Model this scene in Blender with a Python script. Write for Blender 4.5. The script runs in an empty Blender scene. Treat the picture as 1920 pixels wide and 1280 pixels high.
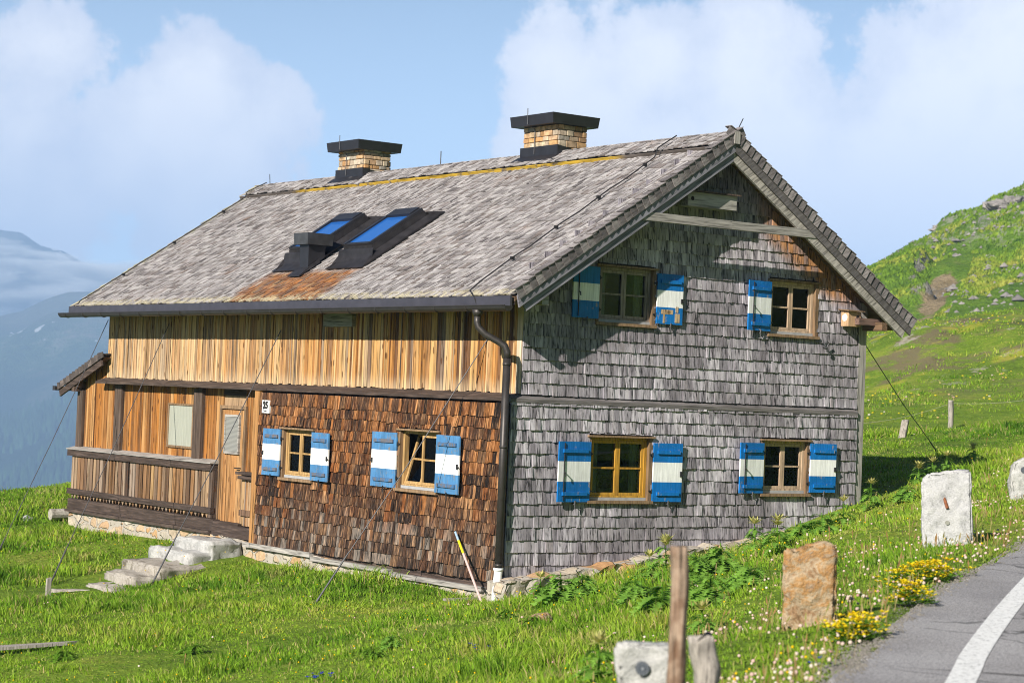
import bpy, math, random
import numpy as np
from mathutils import Vector, Matrix, noise as mnoise
R = math.radians
rng = random.Random(7)
nrg = np.random.default_rng(11)
sc = bpy.context.scene
col = sc.collection

# ------------------------------------------------------------------ camera
CX, CY, CZ, YAW, PIT, ROL, FPX = -18.4765, -25.0858, 2.5684, 0.629777, 0.026311, 0.041004, 3989.36
FW = Vector((math.sin(YAW)*math.cos(PIT), math.cos(YAW)*math.cos(PIT), math.sin(PIT)))
RT = Vector((math.cos(YAW), -math.sin(YAW), 0))
UP = RT.cross(FW)
R2 = RT*math.cos(ROL)+UP*math.sin(ROL)
U2 = UP*math.cos(ROL)-RT*math.sin(ROL)
CAM = Vector((CX, CY, CZ))
cd = bpy.data.cameras.new('camera')
cam = bpy.data.objects.new('camera', cd); col.objects.link(cam)
cam.matrix_world = Matrix(((R2.x, U2.x, -FW.x, CX), (R2.y, U2.y, -FW.y, CY), (R2.z, U2.z, -FW.z, CZ), (0, 0, 0, 1)))
cd.sensor_width = 36; cd.lens = FPX/1920*36
cd.clip_start = 0.5; cd.clip_end = 30000
cd.dof.use_dof = True; cd.dof.focus_distance = 33; cd.dof.aperture_fstop = 3.2
sc.camera = cam
FH = Vector((math.sin(YAW), math.cos(YAW), 0))

# ------------------------------------------------------------------ helpers
class MB:
    """collects faces; .build links them as ONE mesh object"""
    def __init__(s): s.v = []; s.f = []; s.m = []
    def add(s, vs, fs, mi=0):
        o = len(s.v); s.v.extend([tuple(p) for p in vs])
        s.f.extend([tuple(i+o for i in f) for f in fs]); s.m.extend([mi]*len(fs)); return s
    def hexa(s, p, mi=0):
        # p: 0-3 bottom loop ccw seen from above, 4-7 top loop
        return s.add(p, [(3, 2, 1, 0), (4, 5, 6, 7), (0, 1, 5, 4), (1, 2, 6, 5), (2, 3, 7, 6), (3, 0, 4, 7)], mi)
    def box(s, a, b, mi=0):
        x0, y0, z0 = a; x1, y1, z1 = b
        return s.hexa([(x0,y0,z0),(x1,y0,z0),(x1,y1,z0),(x0,y1,z0),(x0,y0,z1),(x1,y0,z1),(x1,y1,z1),(x0,y1,z1)], mi)
    def obox(s, c, ax, ay, az, mi=0):
        c = Vector(c); ax = Vector(ax); ay = Vector(ay); az = Vector(az)
        return s.hexa([c-ax-ay-az, c+ax-ay-az, c+ax+ay-az, c-ax+ay-az, c-ax-ay+az, c+ax-ay+az, c+ax+ay+az, c-ax+ay+az], mi)
    def beam(s, a, b, w, h, up=(0, 0, 1), mi=0):
        a = Vector(a); b = Vector(b); d = (b-a); L = d.length; d.normalize()
        sd = d.cross(Vector(up)).normalized(); u = sd.cross(d)
        return s.obox((a+b)/2, d*L/2, sd*w/2, u*h/2, mi)
    def tube(s, pts, r, n=8, cap=True, mi=0):
        pts = [Vector(p) for p in pts]; rings = []
        rr = r if isinstance(r, (list, tuple)) else [r]*len(pts)
        vs = []; ref = None
        for i, p in enumerate(pts):
            d = (pts[min(i+1, len(pts)-1)]-pts[max(i-1, 0)]).normalized()
            if ref is None: ref = Vector((0, 0, 1)) if abs(d.z) < .9 else Vector((1, 0, 0))
            a = d.cross(ref).normalized(); b = a.cross(d).normalized(); ref = b
            for k in range(n):
                t = 2*math.pi*k/n; vs.append(p+(a*math.cos(t)+b*math.sin(t))*rr[i])
        fs = []
        for i in range(len(pts)-1):
            for k in range(n):
                k2 = (k+1) % n; fs.append((i*n+k, i*n+k2, (i+1)*n+k2, (i+1)*n+k))
        if cap: fs.append(tuple(range(n-1, -1, -1))); fs.append(tuple((len(pts)-1)*n+k for k in range(n)))
        return s.add(vs, fs, mi)
    def prism(s, poly, ext, mi=0):
        poly = [Vector(p) for p in poly]; e = Vector(ext); n = len(poly)
        return s.add(poly+[p+e for p in poly], [tuple(range(n-1, -1, -1)), tuple(range(n, 2*n))]+[(i, (i+1) % n, n+(i+1) % n, n+i) for i in range(n)], mi)
    def build(s, name, mat, parent=None, smooth=False):
        me = bpy.data.meshes.new(name); me.from_pydata(s.v, [], s.f)
        mats = mat if isinstance(mat, (list, tuple)) else [mat]
        for m in mats: me.materials.append(m)
        if len(mats) > 1: me.polygons.foreach_set('material_index', s.m)
        if smooth: me.polygons.foreach_set('use_smooth', [True]*len(me.polygons))
        me.update()
        o = bpy.data.objects.new(name, me); col.objects.link(o)
        if parent: o.parent = parent
        return o

def np_mesh(name, verts, faces_flat, loop_tot, mat, smooth=False):
    me = bpy.data.meshes.new(name)
    nv = len(verts); me.vertices.add(nv); me.vertices.foreach_set('co', np.asarray(verts, np.float32).ravel())
    lt = np.asarray(loop_tot, np.int32); ls = np.concatenate([[0], np.cumsum(lt)[:-1]]).astype(np.int32)
    me.loops.add(len(faces_flat)); me.loops.foreach_set('vertex_index', np.asarray(faces_flat, np.int32))
    me.polygons.add(len(lt)); me.polygons.foreach_set('loop_start', ls); me.polygons.foreach_set('loop_total', lt)
    if smooth: me.polygons.foreach_set('use_smooth', np.ones(len(lt), bool))
    me.update(calc_edges=True)
    for m in (mat if isinstance(mat, (list, tuple)) else [mat]): me.materials.append(m)
    o = bpy.data.objects.new(name, me); col.objects.link(o); return o

def tag(o, label, cat, group=None):
    o['label'] = label; o['category'] = cat
    if group: o['group'] = group
    return o
def thing(name, label, cat, loc=(0, 0, 0), group=None):
    o = bpy.data.objects.new(name, None); col.objects.link(o); o.location = loc
    o.empty_display_size = .2
    return tag(o, label, cat, group)
def kind(o, k): o['kind'] = k; return o

# ------------------------------------------------------------------ material nodes
def newmat(name):
    m = bpy.data.materials.new(name); m.use_nodes = True
    nt = m.node_tree; b = nt.nodes['Principled BSDF']
    b.inputs['Roughness'].default_value = .8
    b.inputs['Specular IOR Level'].default_value = .25
    return m, nt, b
class N:
    def __init__(s, nt): s.nt = nt
    def n(s, t, **kw):
        d = s.nt.nodes.new(t)
        for k, v in kw.items(): setattr(d, k, v)
        return d
    def lk(s, a, b): s.nt.links.new(a, b)
    def val(s, sock, v):
        if hasattr(v, 'is_linked') or hasattr(v, 'links'): s.lk(v, sock)
        else: sock.default_value = v
    def math(s, op, a, b=0.0, c=None, clamp=False):
        d = s.n('ShaderNodeMath', operation=op, use_clamp=clamp); s.val(d.inputs[0], a); s.val(d.inputs[1], b)
        if c is not None: s.val(d.inputs[2], c)
        return d.outputs[0]
    def vmath(s, op, a, b):
        d = s.n('ShaderNodeVectorMath', operation=op); s.val(d.inputs[0], a); s.val(d.inputs[1], b)
        return d.outputs['Value'] if op in ('DOT_PRODUCT', 'LENGTH', 'DISTANCE') else d.outputs[0]
    def noise(s, vec, scale, detail=4, rough=.55, dist=0.0, w=None):
        d = s.n('ShaderNodeTexNoise'); s.lk(vec, d.inputs['Vector']); d.inputs['Scale'].default_value = scale
        d.inputs['Detail'].default_value = detail; d.inputs['Roughness'].default_value = rough; d.inputs['Distortion'].default_value = dist
        return d.outputs['Fac']
    def ramp(s, fac, stops, interp='LINEAR'):
        d = s.n('ShaderNodeValToRGB'); d.color_ramp.interpolation = interp
        e = d.color_ramp.elements
        while len(e) < len(stops): e.new(.5)
        for i, (p, c) in enumerate(stops):
            e[i].position = p; e[i].color = (c, c, c, 1) if isinstance(c, (int, float)) else (*c, 1)
        s.val(d.inputs[0], fac); return d.outputs[0]
    def mix(s, fac, a, b, mode='MIX'):
        d = s.n('ShaderNodeMix', data_type='RGBA', blend_type=mode); s.val(d.inputs[0], fac)
        for k, v in ((6, a), (7, b)):
            if isinstance(v, tuple) and len(v) == 3: v = (*v, 1)
            s.val(d.inputs[k], v)
        return d.outputs[2]
    def mapr(s, v, a, b, c=0.0, d2=1.0, smooth=True):
        d = s.n('ShaderNodeMapRange', interpolation_type='SMOOTHSTEP' if smooth else 'LINEAR')
        s.val(d.inputs[0], v); d.inputs[1].default_value = a; d.inputs[2].default_value = b; d.inputs[3].default_value = c; d.inputs[4].default_value = d2
        return d.outputs[0]
    def obj(s): return s.n('ShaderNodeTexCoord').outputs['Object']
    def xyz(s, v):
        d = s.n('ShaderNodeSeparateXYZ'); s.lk(v, d.inputs[0]); return d.outputs
    def isl(s): return s.n('ShaderNodeNewGeometry').outputs['Random Per Island']
    def mapping(s, v, rot=(0, 0, 0), scale=(1, 1, 1)):
        d = s.n('ShaderNodeMapping'); s.lk(v, d.inputs[0]); d.inputs['Rotation'].default_value = rot; d.inputs['Scale'].default_value = scale
        return d.outputs[0]
    def bump(s, h, strength, dist, b):
        d = s.n('ShaderNodeBump'); s.lk(h, d.inputs['Height']); d.inputs['Strength'].default_value = strength; d.inputs['Distance'].default_value = dist
        s.lk(d.outputs[0], b.inputs['Normal'])

def wood(name, stops, streak=(.45, 1.25), grain=(34, 34, 1.6), rot=(0, 0, 0), knots=0.0, stain=None, rough=.85, patch=None, bump=.5, extra=None, bscale=1.0):
    m, nt, b = newmat(name); g = N(nt)
    P = g.obj(); r = g.isl()
    off = g.n('ShaderNodeCombineXYZ')
    for k, q in enumerate((37.7, 91.3, 53.1)): g.lk(g.math('MULTIPLY', r, q), off.inputs[k])
    V = g.vmath('ADD', P, off.outputs[0])
    V2 = g.mapping(V, rot); V3 = g.mapping(V2, (0, 0, 0), grain)
    st = g.noise(V3, 1.0, 5, .62, .25)
    c = g.ramp(r, stops)
    if patch:   # slow drift between two tones over the whole wall
        pn = g.noise(P, patch[0], 3, .5); c = g.mix(g.mapr(pn, .4, .65), c, g.mix(.75, c, patch[1]))
    if stain:   # weathered colour by position: (function giving factor, colour, mode)
        for fn, cc, amt in stain:
            f = fn(g, P, st, r); c = g.mix(g.math('MULTIPLY', f, amt), c, cc(g, P, st, r) if callable(cc) else cc)
    s1 = g.ramp(st, [(.36, streak[0]), (.47, .88), (.53, 1.0), (.64, streak[1])])
    c = g.mix(1.0, c, s1, 'MULTIPLY')
    if knots:
        v = g.n('ShaderNodeTexVoronoi'); g.lk(g.mapping(V2, (0, 0, 0), (7, 7, 2.6)), v.inputs['Vector']); v.inputs['Scale'].default_value = 1.0
        k = g.mapr(v.outputs['Distance'], .10, .19, 1.0, 0.0)
        c = g.mix(g.math('MULTIPLY', k, knots), c, (.09, .035, .012))
    g.lk(c, b.inputs['Base Color']); b.inputs['Roughness'].default_value = rough
    g.bump(st, bump, .006*bscale, b)
    return m

def flat(name, c, rough=.6, var=.25, scale=14, metal=0.0, spec=.3, bump=0.0):
    m, nt, b = newmat(name); g = N(nt); P = g.obj()
    n = g.noise(P, scale, 5, .6)
    lo = tuple(max(0, x*(1-var)) for x in c); hi = tuple(min(1, x*(1+var)) for x in c)
    g.lk(g.ramp(n, [(.3, lo), (.7, hi)]), b.inputs['Base Color'])
    b.inputs['Roughness'].default_value = rough; b.inputs['Metallic'].default_value = metal; b.inputs['Specular IOR Level'].default_value = spec
    if bump: g.bump(n, bump, .01, b)
    return m

M = {}
# grey weathered shingles of the gable; warm where the roof keeps the rain off
def sheltered(g, P, st, r):
    x, y, z = g.xyz(P)
    line = g.math('SUBTRACT', g.math('MULTIPLY_ADD', x, -.66, 8.86), z)     # height below the right roof slope
    a = g.mapr(line, .25, .62, 1.0, 0.0); b2 = g.mapr(x, 4.3, 5.0); c2 = g.mapr(z, 4.2, 4.5)
    return g.math('MULTIPLY', g.math('MULTIPLY', a, b2), g.math('MULTIPLY', c2, g.mapr(r, .05, .6, .35, 1)))
M['grey_shingle'] = wood('grey_weathered_shingles', [(0, (.15, .137, .155)), (.2, (.31, .287, .33)), (.55, (.435, .405, .455)), (.85, (.56, .53, .585)), (1, (.30, .27, .29))],
    streak=(.13, 1.22), grain=(36, 36, 3), stain=[(sheltered, (.46, .22, .08), .9)], patch=(.7, (.20, .18, .20)), bump=.7)
def low_grey(g, P, st, r):
    x, y, z = g.xyz(P)
    n = g.noise(P, 1.6, 3, .5)
    return g.mapr(g.math('ADD', z, g.math('MULTIPLY_ADD', n, .9, -.45)), .15, .95, 1.0, 0.0)
def warm_top(g, P, st, r):
    x, y, z = g.xyz(P); q = g.math('FRACT', g.math('MULTIPLY', r, 5.7)); return g.math('MULTIPLY', g.mapr(z, .7, 1.9), g.mapr(q, .58, .75))
def silver_foot(g, P, st, r):
    x, y, z = g.xyz(P); q = g.math('FRACT', g.math('MULTIPLY', r, 9.1)); return g.math('MULTIPLY', g.mapr(z, .2, .9, 1, 0), g.mapr(q, .72, .80))
def pale_tip(g, P, st, r): return g.mapr(st, .52, .66)
M['brown_shingle'] = wood('brown_weathered_shingles', [(0, (.014, .008, .006)), (.24, (.034, .015, .009)), (.40, (.105, .036, .011)), (.52, (.026, .013, .009)), (.66, (.21, .070, .018)), (.76, (.045, .021, .012)), (.87, (.30, .16, .075)), (.93, (.055, .026, .014)), (1, (.33, .13, .036))],
    streak=(.10, 1.6), grain=(30, 30, 3), stain=[(low_grey, (.046, .036, .031), .50), (warm_top, (.34, .135, .040), .52), (silver_foot, (.27, .235, .205), .5), (pale_tip, (.42, .24, .12), .26)], patch=(1.1, (.09, .045, .025)), bump=.7)
def dry_left(g, P, st, r):
    x, y, z = g.xyz(P); return g.mapr(g.math('ADD', y, g.math('MULTIPLY', g.noise(P, .6, 2, .5), 6)), 7, 15)
def foot_pale(g, P, st, r):
    x, y, z = g.xyz(P); return g.mapr(g.math('ADD', z, g.math('MULTIPLY', st, .5)), 2.9, 3.15, 1, 0)
M['honey_board'] = wood('honey_brown_boards', [(0, (.14, .065, .028)), (.12, (.40, .19, .055)), (.26, (.52, .31, .125)), (.38, (.30, .12, .030)), (.5, (.60, .42, .23)), (.62, (.46, .21, .055)), (.74, (.56, .36, .16)), (.84, (.27, .20, .15)), (.92, (.12, .055, .026)), (1, (.26, .13, .06))],
    streak=(.20, 1.25), grain=(26, 26, .9), knots=.85, stain=[(dry_left, (.58, .43, .27), .36), (foot_pale, (.62, .48, .31), .45)], bump=.5)
M['orange_board'] = wood('orange_brown_boards', [(0, (.11, .048, .018)), (.25, (.33, .145, .040)), (.5, (.45, .25, .10)), (.7, (.24, .095, .024)), (.85, (.42, .17, .035)), (1, (.10, .05, .025))],
    streak=(.25, 1.25), grain=(26, 26, .9), knots=.9, bump=.5)
M['baluster'] = wood('mixed_weathered_boards', [(0, (.06, .038, .028)), (.2, (.30, .16, .07)), (.4, (.14, .09, .065)), (.6, (.36, .24, .14)), (.8, (.23, .19, .17)), (1, (.42, .26, .12))],
    streak=(.25, 1.25), grain=(26, 26, .9), knots=.6, bump=.5)
M['dark_beam'] = wood('dark_brown_beam', [(0, (.045, .03, .026)), (1, (.075, .055, .045))], streak=(.6, 1.7), grain=(24, 2, 30))
M['grey_beam'] = wood('silver_grey_beam', [(0, (.24, .225, .21)), (1, (.36, .34, .32))], streak=(.4, 1.3), grain=(2.0, 2.0, 40), bump=.6)
M['grey_post'] = wood('grey_corner_board', [(0, (.27, .25, .24)), (1, (.40, .38, .36))], streak=(.45, 1.25), grain=(34, 34, 1.4), knots=.3)
M['dark_post'] = wood('dark_grey_post', [(0, (.055, .038, .03)), (1, (.12, .085, .065))], streak=(.4, 1.5), grain=(30, 30, 1.2), knots=.6)
PITCH = math.atan2(6.747-4.058, 3.509+.56)
M['barge'] = wood('grey_barge_board', [(0, (.105, .096, .098)), (1, (.15, .138, .14))], streak=(.5, 1.4), grain=(3, 40, 40), rot=(0, PITCH, 0))
M['barge_skylit'] = wood('skylit_barge_board', [(0, (.17, .17, .20)), (1, (.22, .215, .25))], streak=(.5, 1.3), grain=(3, 40, 40), rot=(0, PITCH, 0))  # left barge: bluish light from the sky is put into this lighter grey
M['barge_pale'] = wood('pale_worn_barge_board', [(0, (.30, .28, .26)), (1, (.42, .39, .36))], streak=(.35, 1.35), grain=(3, 40, 40), rot=(0, PITCH, 0))
def rusty(g, P, st, r):
    x, y, z = g.xyz(P)
    # run-off below the two skylights: widens towards the eave
    yy = g.math('SUBTRACT', y, g.math('MULTIPLY', x, -.15))
    edge = g.math('MULTIPLY_ADD', g.noise(P, 2.2, 3, .6), 1.3, -.65)
    q = g.math('ADD', yy, edge)
    a = g.math('MULTIPLY', g.mapr(q, 4.75, 5.15), g.mapr(q, 7.7, 8.2, 1, 0))
    t = g.mapr(x, .15, .35, 1, 0)
    return g.math('MULTIPLY', g.math('MULTIPLY', a, t), g.mapr(r, .0, .22, .45, 1.0))
def brown_spots(g, P, st, r):
    return g.math('MULTIPLY', g.mapr(g.noise(P, .9, 4, .65), .56, .72), g.mapr(r, .3, .9))
def lichen_edge(g, P, st, r):
    x, y, z = g.xyz(P); n = g.noise(P, 9, 3, .6)
    return g.math('MULTIPLY', g.mapr(y, 14.1, 14.6), g.mapr(n, .46, .6))
def lichen_eave(g, P, st, r):
    x, y, z = g.xyz(P); n = g.noise(P, 9, 3, .6)
    return g.math('MULTIPLY', g.mapr(x, -.52, -.38, 1, 0), g.mapr(n, .42, .56))
M['roof_shingle'] = wood('grey_roof_shingles', [(0, (.11, .098, .10)), (.12, (.21, .193, .193)), (.38, (.295, .275, .275)), (.65, (.365, .343, .343)), (.86, (.435, .412, .41)), (.91, (.16, .135, .125)), (1, (.24, .21, .205))],
    streak=(.62, 1.12), grain=(3.5, 36, 36), rot=(0, PITCH, 0), bump=.6,
    stain=[(rusty, lambda g, P, st, r: g.ramp(g.math('FRACT', g.math('MULTIPLY', r, 7.3)), [(0, (.36, .135, .030)), (.25, (.15, .060, .022)), (.5, (.38, .16, .045)), (.75, (.09, .045, .025)), (1, (.42, .25, .12))]), .92), (brown_spots, (.20, .125, .09), .7), (lichen_edge, (.42, .40, .16), .75), (lichen_eave, (.50, .45, .30), .75)])
def yellow_lichen(g, P, st, r):
    x, y, z = g.xyz(P); n = g.noise(P, 5, 4, .6)
    return g.math('MULTIPLY', g.math('MULTIPLY', g.mapr(y, 1.6, 2.1), g.mapr(y, 11.9, 12.4, 1, 0)), g.mapr(n, .30, .50))
M['cap_edge'] = wood('lichen_covered_edge_board', [(0, (.085, .075, .07)), (1, (.12, .10, .09))], grain=(30, 2, 30), stain=[(yellow_lichen, (.56, .36, .03), .85)])
M['lead'] = flat('dark_sheet_metal', (.040, .040, .048), .42, .18, 5, .55, .5)
M['gutter'] = flat('brown_grey_gutter_metal', (.058, .052, .050), .45, .2, 6, .5, .4)
M['flash'] = flat('aged_sheet_flashing', (.046, .042, .045), .45, .4, 7, .55, .4)
M['iron'] = flat('black_iron', (.02, .02, .022), .6, .3, 30)
M['wire'] = flat('steel_cable', (.10, .10, .11), .6, .2, 20, .3, .3)
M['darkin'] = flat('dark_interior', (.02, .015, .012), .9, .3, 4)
M['under'] = wood('brown_roof_underside', [(0, (.12, .075, .045)), (1, (.20, .125, .075))], grain=(30, 2, 30))

def paint(name, c, wear, wearcol=(.30, .27, .25), grime=.72):
    m, nt, b = newmat(name); g = N(nt); P = g.obj(); r = g.isl()
    st = g.noise(g.mapping(P, (0, 0, 0), (60, 60, 2.5)), 1.0, 4, .6)
    n = g.noise(P, 9, 5, .65)
    cc = g.mix(g.mapr(st, .3, .7), tuple(x*.82 for x in c), tuple(min(1, x*1.12) for x in c))
    cc = g.mix(1.0, cc, g.ramp(g.noise(P, 3.5, 4, .65), [(.32, grime), (.6, 1.05)]), 'MULTIPLY')
    w = g.mapr(g.math('MULTIPLY_ADD', n, .6, g.math('MULTIPLY', st, .4)), wear-.04, wear+.02)
    g.lk(g.mix(w, cc, wearcol), b.inputs['Base Color']); b.inputs['Roughness'].default_value = .55
    g.bump(st, .35, .003, b); return m
M['blue'] = paint('bright_blue_paint', (.006, .155, .48), .62, (.30, .27, .25), .82)
M['blue_faded'] = paint('faded_blue_paint', (.075, .22, .44), .585, (.17, .18, .2))
M['white'] = paint('white_paint', (.82, .83, .84), .66, (.5, .47, .42), .93)
def frame_wood(name, a, b2): return wood(name, [(0, a), (1, b2)], streak=(.6, 1.2), grain=(30, 30, 2.5), bump=.3)
M['frame_tan'] = frame_wood('tan_window_wood', (.36, .22, .085), (.44, .28, .12))
M['frame_yellow'] = frame_wood('yellow_window_wood', (.40, .20, .025), (.52, .29, .04))
M['frame_grey'] = frame_wood('greyed_window_wood', (.22, .18, .15), (.30, .25, .21))
M['frame_brown'] = frame_wood('pale_brown_window_wood', (.42, .30, .20), (.50, .37, .26))
M['casing'] = frame_wood('weathered_brown_casing', (.13, .082, .046), (.26, .17, .10))
M['batten_worn'] = paint('worn_batten_paint', (.06, .17, .36), .50, (.13, .13, .15))
M['sillmetal'] = flat('pale_sill_strip', (.36, .37, .38), .5, .15, 10)
M['curtain'] = flat('pale_curtain', (.75, .77, .80), .9, .1, 20)
M['curtain_blue'] = flat('blue_curtain', (.05, .10, .25), .9, .2, 20)

m, nt, b = newmat('window_glass'); g = N(nt)
nt.nodes.remove(b); lw = g.n('ShaderNodeFresnel'); lw.inputs[0].default_value = 1.55
gl = g.n('ShaderNodeBsdfGlossy'); gl.inputs['Roughness'].default_value = .02; gl.inputs['Color'].default_value = (.24, .27, .29, 1)
tr = g.n('ShaderNodeBsdfTransparent'); tr.inputs[0].default_value = (.72, .76, .72, 1)
mx = g.n('ShaderNodeMixShader'); g.lk(lw.outputs[0], mx.inputs[0]); g.lk(tr.outputs[0], mx.inputs[1]); g.lk(gl.outputs[0], mx.inputs[2])
g.lk(mx.outputs[0], nt.nodes['Material Output'].inputs['Surface']); M['glass'] = m
m, nt, b = newmat('skylight_glass'); b.inputs['Base Color'].default_value = (.015, .11, .40, 1); b.inputs['Roughness'].default_value = .04; b.inputs['Specular IOR Level'].default_value = .9; M['skyglass'] = m  # blue of the reflected sky is put into the base colour
m, nt, b = newmat('frosted_pane'); g = N(nt); P = g.obj()
g.lk(g.ramp(g.noise(g.mapping(P, (0, 0, 0), (30, 30, 3)), 1, 3), [(.3, (.30, .31, .26)), (.7, (.38, .39, .33))]), b.inputs['Base Color']); b.inputs['Roughness'].default_value = .35; M['frost'] = m
m, nt, b = newmat('slatted_blind'); g = N(nt); P = g.obj(); w = g.n('ShaderNodeTexWave', wave_type='BANDS', bands_direction='Z'); g.lk(P, w.inputs[0]); w.inputs['Scale'].default_value = 14
g.lk(g.ramp(w.outputs['Fac'], [(0, (.17, .17, .16)), (1, (.30, .30, .28))]), b.inputs['Base Color']); b.inputs['Roughness'].default_value = .35; M['blind'] = m

# masonry: irregular stones in light mortar
def masonry(name, cols, mortar, sc3, edge=.07, bump=1.0):
    m, nt, b = newmat(name); g = N(nt); P = g.obj()
    nz = g.n('ShaderNodeTexNoise'); g.lk(P, nz.inputs['Vector']); nz.inputs['Scale'].default_value = 5
    dv = g.n('ShaderNodeVectorMath', operation='MULTIPLY_ADD'); g.lk(nz.outputs['Color'], dv.inputs[0]); dv.inputs[1].default_value = (.55, .55, .55); g.lk(g.mapping(P, (0, 0, 0), sc3), dv.inputs[2])
    v1 = g.n('ShaderNodeTexVoronoi', feature='F1'); g.lk(dv.outputs[0], v1.inputs['Vector']); v1.inputs['Scale'].default_value = 1
    v2 = g.n('ShaderNodeTexVoronoi', feature='DISTANCE_TO_EDGE'); g.lk(dv.outputs[0], v2.inputs['Vector']); v2.inputs['Scale'].default_value = 1
    rnd = g.xyz(v1.outputs['Color'])[0]
    c = g.ramp(rnd, cols); fine = g.noise(P, 22, 5, .65)
    c = g.mix(1.0, c, g.ramp(fine, [(.25, .6), (.75, 1.25)]), 'MULTIPLY')
    e = g.mapr(v2.outputs['Distance'], edge*.5, edge)
    g.lk(g.mix(e, mortar, c), b.inputs['Base Color']); b.inputs['Roughness'].default_value = .9
    g.bump(g.math('MULTIPLY_ADD', fine, .3, e), bump, .025, b); return m
STC = [(0, (.42, .23, .10)), (.2, (.50, .42, .32)), (.4, (.40, .36, .30)), (.6, (.48, .28, .12)), (.8, (.52, .47, .40)), (1, (.30, .25, .19))]
M['plinth'] = masonry('rubble_plinth_stone', STC, (.38, .345, .30), (2.6, 2.6, 5.2), .12)
def stone(name, cols, scale=6, bump=.8, rough=.92):
    m, nt, b = newmat(name); g = N(nt); P = g.obj()
    n = g.noise(P, scale, 7, .68, .6); f = g.noise(P, scale*9, 4, .7)
    c = g.mix(1.0, g.ramp(n, cols), g.ramp(f, [(.3, .7), (.5, 1.0), (.75, 1.15)]), 'MULTIPLY')
    g.lk(c, b.inputs['Base Color']); b.inputs['Roughness'].default_value = rough
    g.bump(g.math('ADD', n, g.math('MULTIPLY', f, .35)), bump, .03, b); return m
M['granite'] = stone('pale_granite', [(.3, (.27, .27, .265)), (.5, (.42, .42, .41)), (.7, (.52, .51, .50))], 7)
M['white_stone'] = stone('white_granite', [(.3, (.26, .26, .27)), (.46, (.43, .43, .44)), (.7, (.50, .50, .50))], 9)
M['brown_stone'] = stone('rusty_brown_stone', [(.30, (.09, .055, .035)), (.40, (.28, .17, .09)), (.47, (.40, .32, .22)), (.55, (.38, .20, .07)), (.60, (.27, .18, .11)), (.72, (.48, .42, .32))], 5, 1.3)
M['step_stone'] = stone('pale_step_stone', [(.34, (.16, .14, .11)), (.46, (.34, .31, .27)), (.56, (.42, .39, .35)), (.68, (.30, .24, .17))], 5)
M['rock'] = stone('grey_rock', [(.3, (.13, .12, .115)), (.5, (.24, .225, .21)), (.7, (.34, .31, .29))], .35, 1.0)

# ------------------------------------------------------------------ the mountain house
W, L = 7.02, 13.86            # upper storey: gable wall y=0 (x 0..W), eaves wall x=0 (y 0..L)
ZR, OE, OG, OG2 = 6.747, .56, .55, .65
ZE = 4.058                    # roof surface at the eaves edge
HX = W/2
SL = (ZR-ZE)/(HX+OE)
def roof_z(x): return ZR-SL*abs(x-HX)
house = thing('mountain_house', 'old wooden mountain hut with shingled gable, blue and white shutters and a grey shingle roof', 'house')

def shingles(mb, O, U, V, Nn, v0, v1, exp, urange, wr, thick, holes=(), lenf=2.1, jit=.012, tiltj=.004, skew=.012, wave=.007):
    """rows of individual shakes; row bottoms from v0 up to v1"""
    O, U, V, Nn = map(Vector, (O, U, V, Nn)); row = 0; v = v0
    while v < v1-.02:
        ex = exp*rng.uniform(.94, 1.06); top = min(v+ex*lenf, v1+.02)
        a, b = urange(v); a2, b2 = urange(min(v+ex, v1)); a = max(a, a2); b = min(b, b2)
        cuts = [(a, b)]; lows = []
        for hu0, hv0, hu1, hv1 in holes:
            if v < hv1 and min(v+ex*1.0, v1) > hv0:
                nc = []
                for p, q in cuts:
                    if hu1 <= p or hu0 >= q: nc.append((p, q)); continue
                    if hu0 > p: nc.append((p, hu0))
                    if hu1 < q: nc.append((hu1, q))
                cuts = nc
                if v < hv1 < v+ex-.02: lows.append((max(a, hu0), min(b, hu1), hv1))
        ph = rng.random()*6.28
        for p, q, vv0 in [(c_[0], c_[1], v) for c_ in cuts]+lows:
            u = p
            while u < q-.004:
                w = rng.uniform(*wr)*(1.5 if rng.random() < .1 else 1)
                if u+w > q-wr[0]*.5: w = q-u
                g_ = rng.uniform(.001, .004)
                dv = rng.gauss(0, jit)+wave*math.sin(u*2.3+ph)+(vv0-v)
                t = thick*rng.uniform(.8, 1.25); o1 = t+rng.random()*tiltj*3; sk = rng.gauss(0, skew)
                tp = top
                for hu0, hv0, hu1, hv1 in holes:
                    if u+w/2 > hu0 and u+w/2 < hu1 and v < hv0 and tp > hv0: tp = hv0
                vb = v+dv; f = (tp-v)/(ex*lenf)
                ti = o1*(1-.92*f); u0, u1 = u+g_, u+w-g_
                lift0, lift1 = rng.random()*tiltj, rng.random()*tiltj
                P = lambda uu, vv, nn: O+U*uu+V*vv+Nn*nn
                mb.hexa([P(u0+sk*.4, vb, o1-t+lift0), P(u1+sk*.4, vb+rng.gauss(0, jit*.4), o1-t+lift1), P(u1+sk*.4, vb, o1+lift1), P(u0+sk*.4, vb, o1+lift0),
                         P(u0, tp, -.003), P(u1, tp, -.003), P(u1, tp, ti), P(u0, tp, ti)])
                u += w
        v += ex; row += 1

# windows: (plane, u0, u1, z0, z1) openings in the gable (u = x) and in the eaves wall (u = y)
GW = {'g_up_l': (1.36, 2.42, 3.76, 4.60), 'g_up_r': (4.86, 5.87, 3.76, 4.61), 'g_lo_l': (1.30, 2.45, 1.08, 2.03), 'g_lo_r': (4.80, 5.77, 1.21, 2.05)}
FWN = {'f_l': (5.44, 6.42, 1.06, 1.88), 'f_r': (1.74, 2.80, 1.09, 1.99)}

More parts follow.
